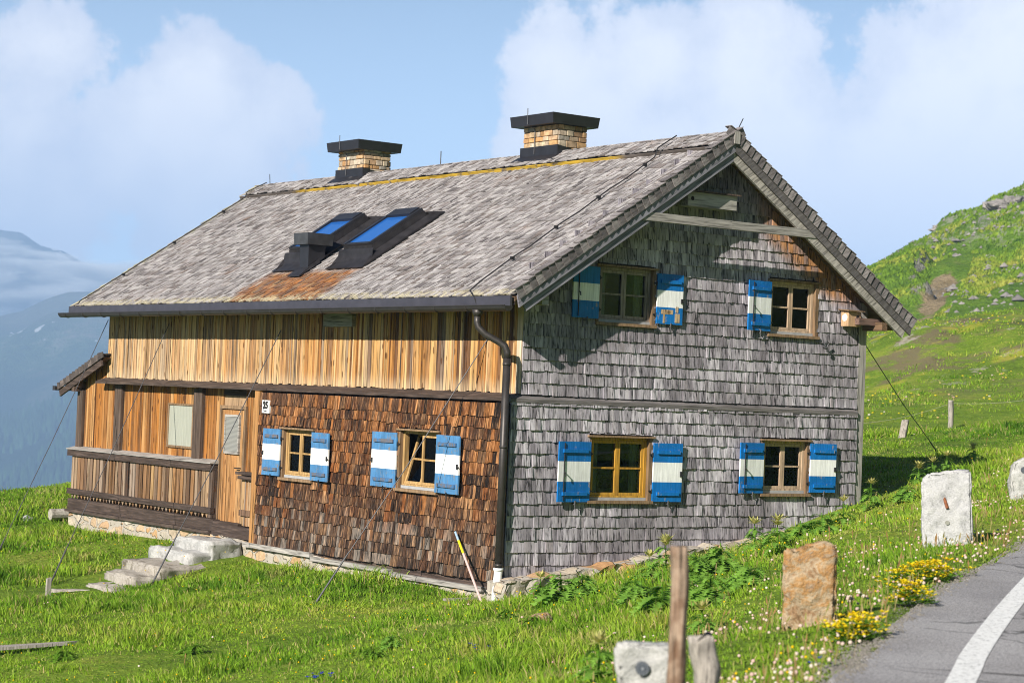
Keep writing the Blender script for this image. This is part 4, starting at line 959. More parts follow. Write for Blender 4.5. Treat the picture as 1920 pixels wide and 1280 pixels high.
# ---- hillside to the right, behind the mound
def ray(px, py):
    dx, dy = (px-960)/FPX, (py-640)/FPX
    return FW+R2*dx-U2*dy
sky_px = np.array([900, 1300, 1500, 1600, 1640, 1700, 1780, 1850, 1920, 2050, 2300, 2700]); sky_py = np.array([640, 600, 575, 538, 512, 476, 428, 395, 362, 320, 250, 200])
cols = np.concatenate([np.linspace(1100, 1560, 24)[:-1], np.linspace(1560, 2000, 240), np.linspace(2000, 2700, 40)[1:]]); rows_ = np.linspace(0, 1, 110)
V = np.zeros((len(cols), len(rows_)+14, 3))
for i, px in enumerate(cols):
    py = np.interp(px, sky_px, sky_py); rt_ = ray(px, py); D0, D1 = 150.0, 245.0+18*math.sin(px*.004)
    top = CAM+rt_*D1; hz = Vector((rt_.x, rt_.y, 0))
    for j, t in enumerate(rows_):
        dd = D0+(D1-D0)*t; base = CAM+hz*dd; z0 = 4.0
        e = t**.85
        V[i, j] = (base.x, base.y, z0+(top.z-z0)*e)
    for j in range(14):
        dd = D1+(j+1)*6; base = CAM+hz*dd; V[i, len(rows_)+j] = (base.x, base.y, top.z-(j+1)**1.5*.28)
x, y = V[..., 0], V[..., 1]
tt = np.concatenate([rows_, np.ones(14)])[None, :]
amp = np.clip(tt*4, 0, 1)
ridge = np.abs(fbm(x, y, 16, 5, 21))
V[..., 2] += (fbm(x, y, 34, 4, 4)*7*(1-tt**3*.8)+(.20-ridge)*4.2+fbm(x, y, 3.2, 3, 9)*1.0)*amp
# steps of outcropping rock
oc = fbm(x, y, 13, 4, 31); V[..., 2] += np.clip((oc-.10)*22, 0, 1)*1.7*amp
nA, nB = x.shape; idx = np.arange(nA*nB).reshape(nA, nB)
q = np.stack([idx[:-1, :-1], idx[1:, :-1], idx[1:, 1:], idx[:-1, 1:]], -1).reshape(-1, 4)
GUL = [((156.0, 130.0, 20.4), (140.0, 118.5, 16.2), 1.0), ((140.0, 118.5, 16.2), (120.6, 104.7, 12.3), 1.5), ((120.6, 104.7, 12.3), (111.0, 98.0, 10.0), 1.5)]
def hill_scars(g, P, c, n1, n2):
    x, y, z = g.xyz(P)
    nrm_ = g.xyz(g.n('ShaderNodeNewGeometry').outputs['Normal'])[2]
    # bare earth gully and grey outcrops
    s = g.math('ADD', g.math('MULTIPLY', x, -.05), g.math('MULTIPLY', y, .055))
    gul = None
    for A_0, B_0, wd in GUL:
        ab = Vector(B_0)-Vector(A_0); t_ = g.math('MULTIPLY', g.vmath('DOT_PRODUCT', g.vmath('SUBTRACT', P, A_0), tuple(ab)), 1/ab.length_squared, clamp=True)
        dn = g.n('ShaderNodeVectorMath', operation='SCALE'); dn.inputs[0].default_value = tuple(ab); g.lk(t_, dn.inputs['Scale'])
        dist = g.vmath('DISTANCE', P, g.vmath('ADD', dn.outputs[0], A_0))
        f_ = g.mapr(g.math('ADD', dist, g.math('MULTIPLY_ADD', g.noise(P, .25, 5, .68), wd*3.4, -wd*1.7)), wd*.6, wd*1.0, 1, 0)
        gul = f_ if gul is None else g.math('MAXIMUM', gul, f_)
    c = g.mix(g.math('MULTIPLY', gul, .85), c, g.mix(g.mapr(n2, .4, .6), (.22, .15, .10), (.32, .23, .16)))
    rk = g.mapr(g.math('ADD', g.noise(P, .11, 6, .72), g.mapr(nrm_, .55, .85, .12, 0)), .60, .66)
    c = g.mix(g.math('MULTIPLY', rk, .9), c, g.ramp(n2, [(.35, (.12, .11, .105)), (.6, (.33, .31, .28))]))
    top = g.math('MULTIPLY', g.mapr(z, 19, 22), g.mapr(x, 184, 176))
    return g.mix(g.math('MULTIPLY', top, g.math('MULTIPLY', g.mapr(n2, .46, .56), .7)), c, (.33, .32, .29))
M['hill'] = meadow_mat('steep_meadow', (.065, .13, .016), (.125, .225, .022), (.20, .27, .035), .09, .5, hill_scars)
HV = V.copy(); hl = np_mesh('hillside', V.reshape(-1, 3), q.ravel(), np.full(len(q), 4), M['hill'], True); kind(hl, 'structure')

# ---- mountains across the valley
def mountain(name, D0, D1, z0, prof, pxr, nc, nrw, amp, sc_, mat, seed, back=600):
    cols = np.linspace(*pxr, nc); rows_ = np.linspace(0, 1, nrw); V = np.zeros((nc, nrw+10, 3))
    for i, px in enumerate(cols):
        py = np.interp(px, prof[0], prof[1]); r_ = ray(px, py); hz = Vector((r_.x, r_.y, 0)); top = CAM+r_*D1
        for j, t in enumerate(rows_): b_ = CAM+hz*(D0+(D1-D0)*t); V[i, j] = (b_.x, b_.y, z0+(top.z-z0)*(t**.9))
        for j in range(10): b_ = CAM+hz*(D1+(j+1)*back/10); V[i, nrw+j] = (b_.x, b_.y, top.z-(j+1)*back/25)
    x, y = V[..., 0], V[..., 1]; tt = np.concatenate([rows_, np.ones(10)])[None, :]
    rd = .22-np.abs(fbm(x, y, sc_, 5, seed))
    V[..., 2] += (rd*amp+fbm(x, y, sc_*.35, 4, seed+3)*amp*.55)*np.clip(tt*5, .2, 1)*np.where(tt > .97, .5, 1)
    nA, nB = x.shape; idx = np.arange(nA*nB).reshape(nA, nB)
    q = np.stack([idx[:-1, :-1], idx[1:, :-1], idx[1:, 1:], idx[:-1, 1:]], -1).reshape(-1, 4)
    o = np_mesh(name, V.reshape(-1, 3), q.ravel(), np.full(len(q), 4), mat, True); kind(o, 'structure'); return V
def alpine(g, P, c, n1, n2):
    x, y, z = g.xyz(P)
    fz = g.math('ADD', z, g.math('MULTIPLY_ADD', g.noise(P, .004, 4, .6), 220, -110))
    c = g.mix(g.mapr(fz, -40, 40, 1, 0), c, (.018, .042, .016))
    c = g.mix(g.math('MULTIPLY', g.mapr(fz, 60, 160), .6), c, (.20, .18, .15))
    sn = g.math('MULTIPLY', g.mapr(g.noise(g.mapping(P, (0, 0, .5), (.022, .010, .03)), 1, 5, .65), .655, .665), g.mapr(z, 40, 90))
    return g.mix(sn, c, (.85, .87, .9))
M['alp'] = meadow_mat('alpine_slope', (.02, .05, .012), (.08, .14, .03), (.26, .25, .17), .006, 25, alpine)
MV = mountain('mountain_slope', 1500, 4500, -520, ([-900, -300, -60, 0, 40, 90, 130, 170, 210, 300, 420, 700], [545, 580, 602, 606, 600, 575, 560, 558, 570, 600, 640, 690]), (-900, 700), 200, 130, 150, 900, M['alp'], 41)
def peak(g, P, c, n1, n2):
    x, y, z = g.xyz(P)
    sn = g.mapr(g.math('ADD', g.noise(g.mapping(P, (0, 0, .6), (.006, .0022, .004)), 1, 5, .65), g.mapr(z, 420, 700, -.06, .05)), .50, .56)
    return g.mix(sn, (.11, .12, .14), (.85, .88, .92))
M['peak'] = meadow_mat('snowy_rock_peak', (.1, .1, .1), (.14, .13, .13), (.18, .17, .16), .002, 20, peak)
mountain('mountain_peak', 6900, 8800, -300, ([-700, -250, -80, -20, 40, 75, 120, 170, 230, 330, 600], [470, 440, 450, 425, 432, 455, 468, 505, 540, 590, 680]), (-700, 600), 160, 90, 240, 1500, M['peak'], 77, 900)
# conifer forest on the lower slope: reads as one mass
fm = []; ff = []; o = 0
nA, nB = MV.shape[:2]
for _ in range(15000):
    i = nrg.integers(55, 150); j = nrg.integers(8, 86); fi, fj = nrg.random(2)
    p = MV[i, j]*(1-fi)*(1-fj)+MV[i+1, j]*fi*(1-fj)+MV[i, j+1]*(1-fi)*fj+MV[i+1, j+1]*fi*fj
    keep = vnoise(np.array([p[0]]), np.array([p[1]]), 260, 5)[0]+(-60-p[2])/420
    if keep < .42: continue
    h = nrg.uniform(13, 27); r_ = h*nrg.uniform(.16, .22)
    for k in range(5): fm.append((p[0]+r_*math.cos(k*1.2566), p[1]+r_*math.sin(k*1.2566), p[2]-1))
    fm.append((p[0], p[1], p[2]+h))
    for k in range(5): ff.append((o+k, o+(k+1) % 5, o+5))
    o += 6
fo = np_mesh('forest', np.array(fm), np.array(ff).ravel(), np.full(len(ff), 3), flat('dark_conifer_green', (.022, .05, .02), .95, .5, .02, 0, .1)); kind(fo, 'stuff')
fo['label'] = 'dark hazy conifer forest on the lower mountain slope'

# ---- haze: closed box of even air round camera, ground and the near mountain slope
hz = MB()
def hp(w, u, z): p = Vector((CX, CY, 0))+FH*w+RT*u; return (p.x, p.y, z)
hz.hexa([hp(-460, -2600, -760), hp(-460, 1500, -760), hp(5600, 1500, -760), hp(5600, -2600, -760), hp(-460, -2600, 390), hp(-460, 1500, 390), hp(5600, 1500, 390), hp(5600, -2600, 390)])
m = bpy.data.materials.new('haze_air'); m.use_nodes = True; nt = m.node_tree; nt.nodes.remove(nt.nodes['Principled BSDF'])
pv = nt.nodes.new('ShaderNodeVolumePrincipled'); pv.inputs['Color'].default_value = (.40, .63, 1.0, 1); pv.inputs['Density'].default_value = 2.3e-4; pv.inputs['Anisotropy'].default_value = -.17
nt.links.new(pv.outputs[0], nt.nodes['Material Output'].inputs['Volume'])
hzo = hz.build('haze', m); kind(hzo, 'stuff'); hzo['label'] = 'pale blue haze over the valley'

# ---- bank of cloud resting against the far peak, beyond the haze
bm_c = None
import bmesh
def cloud(name, c, r_, seed, dens, label):
    bm = bmesh.new(); bmesh.ops.create_icosphere(bm, subdivisions=5, radius=1)
    so_ = Vector((seed*2.7, seed, 1))
    for v in bm.verts:
        n = v.co.normalized(); k = 1+.55*mnoise.noise(n*1.5+so_)+.30*mnoise.noise(n*3.5+so_)+.16*mnoise.noise(n*8+so_)+.08*mnoise.noise(n*17+so_)
        v.co = RT*(n.x*r_[0]*k)+FH*(n.y*r_[1]*k)+Vector((0, 0, n.z*r_[2]*k))
    me = bpy.data.meshes.new(name); bm.to_mesh(me); bm.free(); o = bpy.data.objects.new(name, me); col.objects.link(o); o.location = c
    m = bpy.data.materials.new('cloud_vapour'); m.use_nodes = True; nt = m.node_tree; nt.nodes.remove(nt.nodes['Principled BSDF'])
    pv = nt.nodes.new('ShaderNodeVolumePrincipled'); pv.inputs['Color'].default_value = (.97, .98, 1, 1); pv.inputs['Density'].default_value = dens; pv.inputs['Anisotropy'].default_value = -.3
    nt.links.new(pv.outputs[0], nt.nodes['Material Output'].inputs['Volume']); me.materials.append(m); kind(o, 'stuff'); o['label'] = label
cloud('cloud_bank', (2600, 5890, 290), (420, 120, 85), 3, .02, 'pale cloud bank hanging before the snowy peak')
cloud('cloud_bank', (2290, 6020, 330), (360, 120, 75), 8, .02, 'pale cloud bank at the left picture edge')

# ------------------------------------------------------------------ things in the meadow
def hit(px, py, d0=8, d1=140):
    """where the sight line through a photo point meets the ground"""
    r_ = ray(px, py); d = np.arange(d0, d1, .05)
    x = CX+r_.x*d; y = CY+r_.y*d; z = CZ+r_.z*d; g_ = ground_z(x, y); i = np.argmax(z < g_)
    if not (z < g_).any(): i = len(d)-1
    return Vector((x[i], y[i], g_[i])), float(d[i])
def slab(name, mat, pts, z0, z1, label, cat, group=None, amp=.035, sub=9):
    """rough hewn block: plan polygon (4 pts) with noisy faces"""
    bm = bmesh.new(); c = np.mean(np.array(pts), 0)
    vs = [bm.verts.new((p[0], p[1], z)) for z in (z0, z1) for p in pts]
    for f in ((3, 2, 1, 0), (4, 5, 6, 7), (0, 1, 5, 4), (1, 2, 6, 5), (2, 3, 7, 6), (3, 0, 4, 7)): bm.faces.new([vs[i] for i in f])
    bmesh.ops.recalc_face_normals(bm, faces=bm.faces)
    bmesh.ops.bevel(bm, geom=list(bm.edges), offset=min(.03, (z1-z0)*.2), segments=2, affect='EDGES')
    bmesh.ops.subdivide_edges(bm, edges=[e for e in bm.edges if e.calc_length() > .12], cuts=sub, use_grid_fill=True)
    seed = Vector((c[0]*3.1, c[1]*1.7, z0*5))
    bm.normal_update(); mv = []
    for v in bm.verts: mv.append(v.co+v.normal*(mnoise.noise(v.co*3.2+seed)*amp*1.5+mnoise.noise(v.co*9+seed)*amp*.8))
    for v, p in zip(bm.verts, mv): v.co = p
    ctr = Vector((c[0], c[1], z0))
    for v in bm.verts: v.co -= ctr
    me = bpy.data.meshes.new(name); bm.to_mesh(me); bm.free(); me.materials.append(mat)
    for p in me.polygons: p.use_smooth = True
    o = bpy.data.objects.new(name, me); col.objects.link(o); o.location = ctr
    return tag(o, label, cat, group)
import bmesh
SG = 'stone steps below the porch door'
slab('stone_step', M['granite'], [(-.90, 7.62), (-.18, 7.70), (-.16, 9.10), (-.86, 9.05)], -.50, -.14, 'pale granite block, topmost of the steps, right under the porch door', 'step', SG)
slab('stone_step', M['granite'], [(-1.30, 7.62), (-.40, 7.70), (-.38, 9.35), (-1.22, 9.30)], -.75, -.33, 'pale thick step slab directly below the topmost granite block', 'step', SG)
slab('stone_step', M['step_stone'], [(-2.20, 7.05), (-.95, 7.20), (-.95, 9.00), (-1.95, 8.90)], -.90, -.51, 'broad flat brownish slab, the widest of the steps, halfway down', 'step', SG)
slab('stone_step', M['step_stone'], [(-2.65, 7.0), (-2.0, 7.05), (-2.0, 8.38), (-2.55, 8.30)], -1.1, -.66, 'small step stone between the broad slab and the lowest step', 'step', SG)
slab('stone_step', M['step_stone'], [(-3.15, 6.75), (-2.5, 6.80), (-2.5, 8.0), (-3.05, 7.92)], -1.25, -.82, 'lowest of the stone steps, nearest the little wooden peg', 'step', SG)
p, _ = hit(120, 1106); q_, _ = hit(160, 1103)
slab('stone_slab', M['step_stone'], [(p.x-.3, p.y-.1), (p.x+.4, p.y-.35), (p.x+.5, p.y-.05), (p.x-.2, p.y+.15)], p.z-.1, p.z+.02, 'thin flat stone lying in the grass at the foot of the steps', 'stone slab', amp=.01)

# boulders standing along the road
def boundary_stone(mat, ctr, yaw, prof, thick, label, reflector=None, group='boundary stones along the road', amp=.018, extra=None, tilt=0.0):
    """prof: outline (u,z) facing the road; extruded to thick with rough faces"""
    bm = bmesh.new(); n = len(prof)
    a = [bm.verts.new((u, -thick/2, z)) for u, z in prof]; b_ = [bm.verts.new((u*.97+.01, thick/2, z*.985)) for u, z in prof]
    bm.faces.new(a); bm.faces.new(b_[::-1])
    for i in range(n): bm.faces.new([a[i], b_[i], b_[(i+1) % n], a[(i+1) % n]])
    bmesh.ops.recalc_face_normals(bm, faces=bm.faces)
    bmesh.ops.bevel(bm, geom=list(bm.edges), offset=.016, segments=2, affect='EDGES')
    bmesh.ops.triangulate(bm, faces=bm.faces)
    for _ in range(5):
        es = [e for e in bm.edges if e.calc_length() > .035]
        if not es: break
        bmesh.ops.subdivide_edges(bm, edges=es, cuts=1); bmesh.ops.triangulate(bm, faces=bm.faces)
    bm.normal_update(); sd = Vector((ctr[0]*2.3, ctr[1], 3)); mv = []
    for v in bm.verts:
        w = mnoise.noise(v.co*5+sd)*amp*1.4+mnoise.noise(v.co*14+sd)*amp*.7+mnoise.noise(v.co*34+sd)*amp*.35
        mv.append(v.co+v.normal*w)
    for v, p in zip(bm.verts, mv): v.co = p
    me = bpy.data.meshes.new('stone_body'); bm.to_mesh(me); bm.free(); me.materials.append(mat)
    for p in me.polygons: p.use_smooth = True
    name = 'boundary_stone'
    o = bpy.data.objects.new(name, me); col.objects.link(o); o.location = ctr; o.rotation_euler = (0, tilt, yaw); tag(o, label, 'boundary stone', group)
    if reflector:
        u, z, r_ = reflector; k = MB(); yf = -thick/2-amp*.9
        k.tube([(u, yf+.03, z), (u, yf-.006, z)], r_, 20)
        rf_ = k.build('reflector', M['reflect'], o); k = MB()
        k.tube([(u, yf-.006, z), (u, yf-.012, z)], r_*.22, 10)
        for ring, cnt in ((.45, 8), (.70, 13), (.88, 17)):
            for i in range(cnt):
                t = 2*math.pi*i/cnt; k.tube([(u+r_*ring*math.cos(t), yf-.005, z+r_*ring*math.sin(t)), (u+r_*ring*math.cos(t), yf-.010, z+r_*ring*math.sin(t))], r_*.085, 6)
        k.build('reflector_bead', flat('reflector_bead_grey', (.32, .34, .38), .25, .1, 10, .3, .8), rf_)
    if extra: extra(o, -thick/2-amp*.6)
    return o
M['reflect'] = flat('dark_blue_grey_reflector', (.06, .075, .10), .3, .2, 60, .3, .6)
CAMYAW = -YAW            # faces square to the camera direction
def face_yaw(off): return CAMYAW+off
fsz = gz1(-11.36, -16.6)
boundary_stone(M['granite'], (-11.36, -16.58, fsz-.10), face_yaw(.0), [(-.15, 0), (.18, 0), (.17, .30), (.165, 1.33-fsz+.10), (-.115, 1.335-fsz+.10), (-.145, 1.31-fsz+.10), (-.145, 1.335-fsz-.0), (-.125, .22)], .2,
               'pale granite stone with round reflector, beside the two wooden posts', reflector=(-.005, 1.21-fsz+.10, .036))
p = hit(1514, 1172)[0]; z = p.z; p = (p.x, p.y)
boundary_stone(M['brown_stone'], (p[0], p[1], z-.15), face_yaw(-.12), [(-.185, 0), (.19, 0), (.20, .3), (.18, .735), (.12, .765), (-.06, .76), (-.085, .725), (-.19, .715), (-.195, .60), (-.185, .3)], .22,
               'rusty brown stone standing in the verge by the yellow flowers', amp=.022)
def rustbolt(o, y):
    k = MB(); k.tube([(-.03, y+.02, .56), (.0, y-.012, .47)], .014, 6); k.build('iron_bolt', flat('rusty_iron', (.20, .07, .03), .8, .4, 30), o)
    k = MB(); k.tube([(.005, y+.02, .345), (.005, y-.004, .345)], .02, 10); k.build('drill_plug', flat('grey_plug', (.25, .25, .22), .8, .2, 30), o)
p = hit(1772, 1026)[0]; z = p.z; p = (p.x, p.y)
boundary_stone(M['white_stone'], (p[0], p[1], z-.15), face_yaw(-.15), [(-.20, 0), (.235, 0), (.225, .25), (.19, .815), (.02, .80), (-.17, .775), (-.225, .70), (-.215, .3)], .24,
               'big white granite stone with a rusty bolt, near the road bend', extra=rustbolt, amp=.016).scale = (1.24, 1.24, 1.24)
p3, d3 = hit(1910, 940); z = p3.z
boundary_stone(M['granite'], (p3.x+.05, p3.y-.05, z-.15), face_yaw(.0), [(-.20, 0), (.34, 0), (.36, .4), (.34, .72), (.15, .80), (-.05, .77), (-.19, .70), (-.215, .55), (-.225, .40), (-.2, .2)], .26,
               'rounded grey stone with reflector, cut by the right picture edge', reflector=(-.045, .60, .048))

# wooden posts
def rough_post(name, mat, base, top, r0, r1, label, cat, group=None, n=14, amp=.012, flat_top=True):
    base = Vector(base); top = Vector(top); mb = MB(); K = 26; V = []
    ax = (top-base).normalized(); a = ax.cross(Vector((0, 1, 0))).normalized(); b_ = ax.cross(a)
    for i in range(K):
        t = i/(K-1); c = base.lerp(top, t)-base
        for k in range(n):
            an = 2*math.pi*k/n; r_ = (r0+(r1-r0)*t)*(1+.10*math.sin(an*2+1))+amp*mnoise.noise(Vector((math.cos(an)*1.6, math.sin(an)*1.6, t*5+base.x)))
            r_ += amp*.6*mnoise.noise(Vector((math.cos(an)*5, math.sin(an)*5, t*2)))
            p = c+a*math.cos(an)*r_+b_*math.sin(an)*r_+a*.02*math.sin(t*4+base.y)
            if i == K-1: p = p+ax*amp*1.2*mnoise.noise(Vector((an*2, base.x, 0)))
            V.append(p)
    F = [(i*n+k, i*n+(k+1) % n, (i+1)*n+(k+1) % n, (i+1)*n+k) for i in range(K-1) for k in range(n)]+[tuple(range((K-1)*n, K*n))]
    mb.add(V, F); o = mb.build(name, mat, None, True); o.location = base
    return tag(o, label, cat, group)
M['post_brown'] = wood('sun_bleached_brown_post', [(0, (.30, .215, .155)), (1, (.36, .27, .20))], grain=(60, 60, 3.2), streak=(.25, 1.3), knots=.5, bump=.8, patch=(9, (.14, .075, .045)))
M['post_grey'] = wood('silver_grey_post', [(0, (.30, .27, .24)), (1, (.36, .33, .30))], grain=(70, 70, 3), streak=(.3, 1.3), bump=.9)
rough_post('fence_post', M['post_brown'], (-11.88, -17.47, gz1(-11.9, -17.47)-.15), (-11.915, -17.465, 1.902), .047, .042, 'tall round brown post in front of the pale granite stone', 'post', 'wooden posts by the road')
mb = MB(); 
rough_post('fence_post', M['post_grey'], (-11.40, -17.20, gz1(-11.4, -17.2)-.15), (-11.47, -17.15, 1.425), .062, .062, 'short split grey post, right of the tall brown post', 'post', 'wooden posts by the road', amp=.03)
fp = [(25.42, 14.71)]
z = gz1(*fp[0])
rough_post('fence_post', M['post_grey'], (fp[0][0], fp[0][1], z-.2), (fp[0][0]-.03, fp[0][1], 2.985), .085, .075, 'thin weathered fence post far up on the meadow behind the house', 'post')
p, d_ = hit(1694, 819)
mb = MB(); mb.obox((0, 0, .15), (.10, .08, 0), (-.045, .06, 0), (.05, 0, .22)); o = mb.build('stump', M['post_grey']); o.location = p; tag(o, 'short leaning grey stump on the meadow, left of the far fence post', 'stump')
bv = o.modifiers.new('bevel', 'BEVEL'); bv.width = .03; bv.segments = 2
# fence wire
mb = MB(); A0, _ = hit(1560, 830); pts = []
a = Vector((CX, CY, CZ))+ray(1600, 795)*57; b_ = Vector((25.40, 14.71, 2.90)); c = Vector((CX, CY, CZ))+ray(1990, 738)*57
for i in range(9): t = i/8; pts.append(a.lerp(b_, t)-Vector((0, 0, .10*math.sin(math.pi*t))))
for i in range(1, 9): t = i/8; pts.append(b_.lerp(c, t)-Vector((0, 0, .10*math.sin(math.pi*t))))
mb.tube(pts, .005, 5); tag(mb.build('fence_wire', flat('pale_fence_cord', (.30, .30, .22), .7, .1, 5)), 'thin pale fence wire strung past the far meadow post', 'wire')

# guy cables that hold the house down
def cable(top, bot, label, anchor=True):
    t = thing('guy_cable', label, 'cable', tuple(bot), 'steel guy cables of the house')
    top = Vector(top)-Vector(bot); mb = MB(); mb.tube([(0, 0, .02), tuple(top*.5-Vector((0, 0, .05))), tuple(top)], .008, 6); mb.build('cable', M['wire'], t)
    if anchor:
        d = top.normalized(); mb = MB(); mb.tube([tuple(d*.05), tuple(d*.75)], .014, 8); mb.tube([tuple(d*.75), tuple(d*.95)], [.014, .009], 8); mb.build('turnbuckle', M['wire'], t)
        mb = MB(); mb.tube([(0, 0, -.25), (0, 0, .03), tuple(d*.08)], .018, 6); mb.build('ground_anchor', M['iron'], t)
cable((-.03, 13.90, 3.78), hit(-24, 1080)[0], 'steel cable from the far eaves corner, running out of the picture at left')
cable((-.03, 11.25, 3.70), hit(92, 1100)[0], 'steel cable anchored beside the little wooden peg')
cable((-.03, 7.02, 3.57), hit(283, 1099)[0], 'steel cable coming down across the porch door to the grass')
cable((-.03, .85, 3.42), hit(588, 1136)[0], 'longest steel cable, crossing the brown shingle wall in front')
cable((7.06, .06, 3.75), hit(1757, 848)[0], 'dark steel cable behind the house, at the right corner')
p, _ = hit(90, 1116); mb = MB(); mb.hexa([(-.04, -.03, -.1), (.04, -.03, -.1), (.04, .03, -.1), (-.04, .03, -.1), (-.035, -.025, .27), (.035, -.025, .29), (.035, .025, .29), (-.035, .025, .27)])
o = mb.build('peg', M['post_grey']); o.location = p; tag(o, 'small pale wooden peg in the grass below the steps', 'peg')
# measuring staff leaning at the corner
mb = MB(); a = Vector((-.62, -.14, gz1(-.62, -.14)-.02)); b_ = Vector((-.31, 1.08, .53)); t = thing('measuring_staff', 'slim pink and yellow rod leaning against the brown wall', 'rod', tuple(a)); d = b_-a
for nm, t0, t1, c in (('lower_section', 0, .70, (.60, .42, .40)), ('yellow_section', .701, .88, (.75, .72, .02)), ('tip_section', .881, 1.0, (.30, .42, .55))):
    q = MB(); q.tube([tuple(d*t0), tuple(d*t1)], .018, 8); q.build(nm, flat(nm+'_paint', c, .5, .08, 6), t)
p, _ = hit(868, 1128); p2, _ = hit(828, 1128); mb = MB(); mb.beam((-.30, .05, .03), (.33, -.06, .05), .10, .03); o = mb.build('board', M['post_grey']); o.location = p; o.rotation_euler = (0, 0, 0); tag(o, 'short pale board lying in the grass by the drain pipe', 'board')
p, _ = hit(38, 1222); q_ = RT*.62+FH*.35; mb = MB(); mb.prism([tuple(-q_-FH*.05+Vector((0, 0, -.02))), tuple(q_*.9-FH*.03+Vector((0, 0, .05))), tuple(q_*1.1+FH*.06+Vector((0, 0, .06))), tuple(-q_+FH*.12+Vector((0, 0, .0)))], (0, 0, .04)); o = mb.build('plank', M['post_grey']); o.location = p+Vector((0, 0, .03)); tag(o, 'grey weathered plank lying in the grass at far left', 'plank')
# log end and block under the annex corner
mb = MB(); mb.tube([(-.34, 15.55, -.20), (.9, 15.50, -.16)], .115, 12); tag(mb.build('log', M['step_stone']), 'short thick log end sticking out at the annex corner', 'log')
mb = MB(); mb.hexa([(-.35, 15.45, -.8), (-.22, 15.45, -.8), (-.22, 15.6, -.8), (-.35, 15.6, -.8), (-.33, 15.46, -.38), (-.22, 15.46, -.36), (-.22, 15.58, -.36), (-.33, 15.58, -.38)]); tag(mb.build('wood_block', M['post_grey']), 'small upright wood block below the log end', 'block')
# loose stones
for px, py, s_, mt, lab in ((1015, 1167, .13, 'brown_stone', 'small reddish stone in the grass below the house corner'), (51, 976, .11, 'white_stone', 'little white stone on the far left grass ridge')):
    p, _ = hit(px, py); bm = bmesh.new(); bmesh.ops.create_icosphere(bm, subdivisions=3, radius=s_)
    for v in bm.verts: v.co = Vector((v.co.x, v.co.y*.8, v.co.z*.6))*(1+.5*mnoise.noise(v.co*9+p))
    me = bpy.data.meshes.new('loose_stone'); bm.to_mesh(me); bm.free(); me.materials.append(M[mt]); o = bpy.data.objects.new('loose_stone', me); col.objects.link(o); o.location = p+Vector((0, 0, .03)); tag(o, lab, 'stone')

# ------------------------------------------------------------------ things fixed on the house
t = thing('nest_box', 'long grey nest box under the gable peak', 'nest box', (3.42, -.02, 5.62))
q = MB(); q.hexa([(-.62, -.30, 0), (.38, -.30, 0), (.38, 0, 0), (-.62, 0, 0), (-.62, -.30, .22), (.38, -.30, .22), (.38, 0, .26), (-.62, 0, .26)]); q.build('box', wood('grey_box_wood', [(0, (.30, .29, .26)), (1, (.38, .37, .34))], grain=(2, 30, 30)), t)
q = MB(); q.hexa([(-.68, -.35, .222), (.43, -.35, .222), (.43, .0, .262), (-.68, .0, .262), (-.68, -.35, .245), (.43, -.35, .245), (.43, .0, .285), (-.68, .0, .285)]); q.build('lid', M['dark_post'], t)
q = MB(); q.tube([(-.53, -.28, .115), (-.53, -.304, .115)], .033, 14); q.build('entrance_hole', M['darkin'], t)
t = thing('bird_house', 'small light wooden bird house near the right eaves', 'bird house', (6.56, -.06, 3.96))
bw = wood('light_birdhouse_wood', [(0, (.48, .30, .17)), (1, (.54, .36, .22))], grain=(30, 30, 3), streak=(.6, 1.15))
q = MB(); q.hexa([(-.14, -.17, 0), (.14, -.17, 0), (.14, 0, 0), (-.14, 0, 0), (-.14, -.17, .24), (.14, -.17, .24), (.14, 0, .26), (-.14, 0, .26)]); q.build('box', bw, t)
q = MB(); q.hexa([(-.19, -.22, .242), (.19, -.22, .242), (.19, .02, .265), (-.19, .02, .265), (-.19, -.22, .258), (.19, -.22, .258), (.19, .02, .281), (-.19, .02, .281)]); q.build('lid', M['casing'], t)
q = MB(); q.tube([(.07, -.16, .15), (.07, -.174, .15)], .036, 12); q.build('entrance_hole', M['darkin'], t)
q = MB(); q.tube([(-.145, -.085, .14), (-.136, -.085, .14)], .06, 14); q.build('painted_disc', M['white'], t)
# house number plate
t = thing('house_number_sign', 'white enamel plate with the number 25 on the brown wall', 'sign', (-.262, 7.02, 2.24))
q = MB(); q.box((-.006, -.125, -.11), (.03, .125, .11)); pl_ = q.build('plate', flat('white_enamel', (.78, .79, .78), .3, .03, 10, 0, .5), t)
def text_mesh(s_, size, name, mat, parent, loc):
    cu = bpy.data.curves.new(name, 'FONT'); cu.body = s_; cu.size = size; cu.align_x = 'CENTER'; cu.align_y = 'CENTER'; cu.extrude = .003; cu.offset = .007
    ob = bpy.data.objects.new(name, cu); col.objects.link(ob); bpy.context.view_layer.update()
    me = bpy.data.meshes.new_from_object(ob.evaluated_get(bpy.context.evaluated_depsgraph_get())); bpy.data.objects.remove(ob)
    me.materials.append(mat); o = bpy.data.objects.new(name, me); col.objects.link(o); o.parent = parent; o.location = loc; o.rotation_euler = Matrix(((0, 0, -1), (-1, 0, 0), (0, 1, 0))).to_euler(); return o
text_mesh('25', .165, 'number', M['iron'], t, (-.012, 0, .022))
q = MB()
for i in range(7): q.box((-.012, .044-.0125*i-.008, -.082), (-.0062, .044-.0125*i, -.068))
q.build('small_print', M['iron'], t)

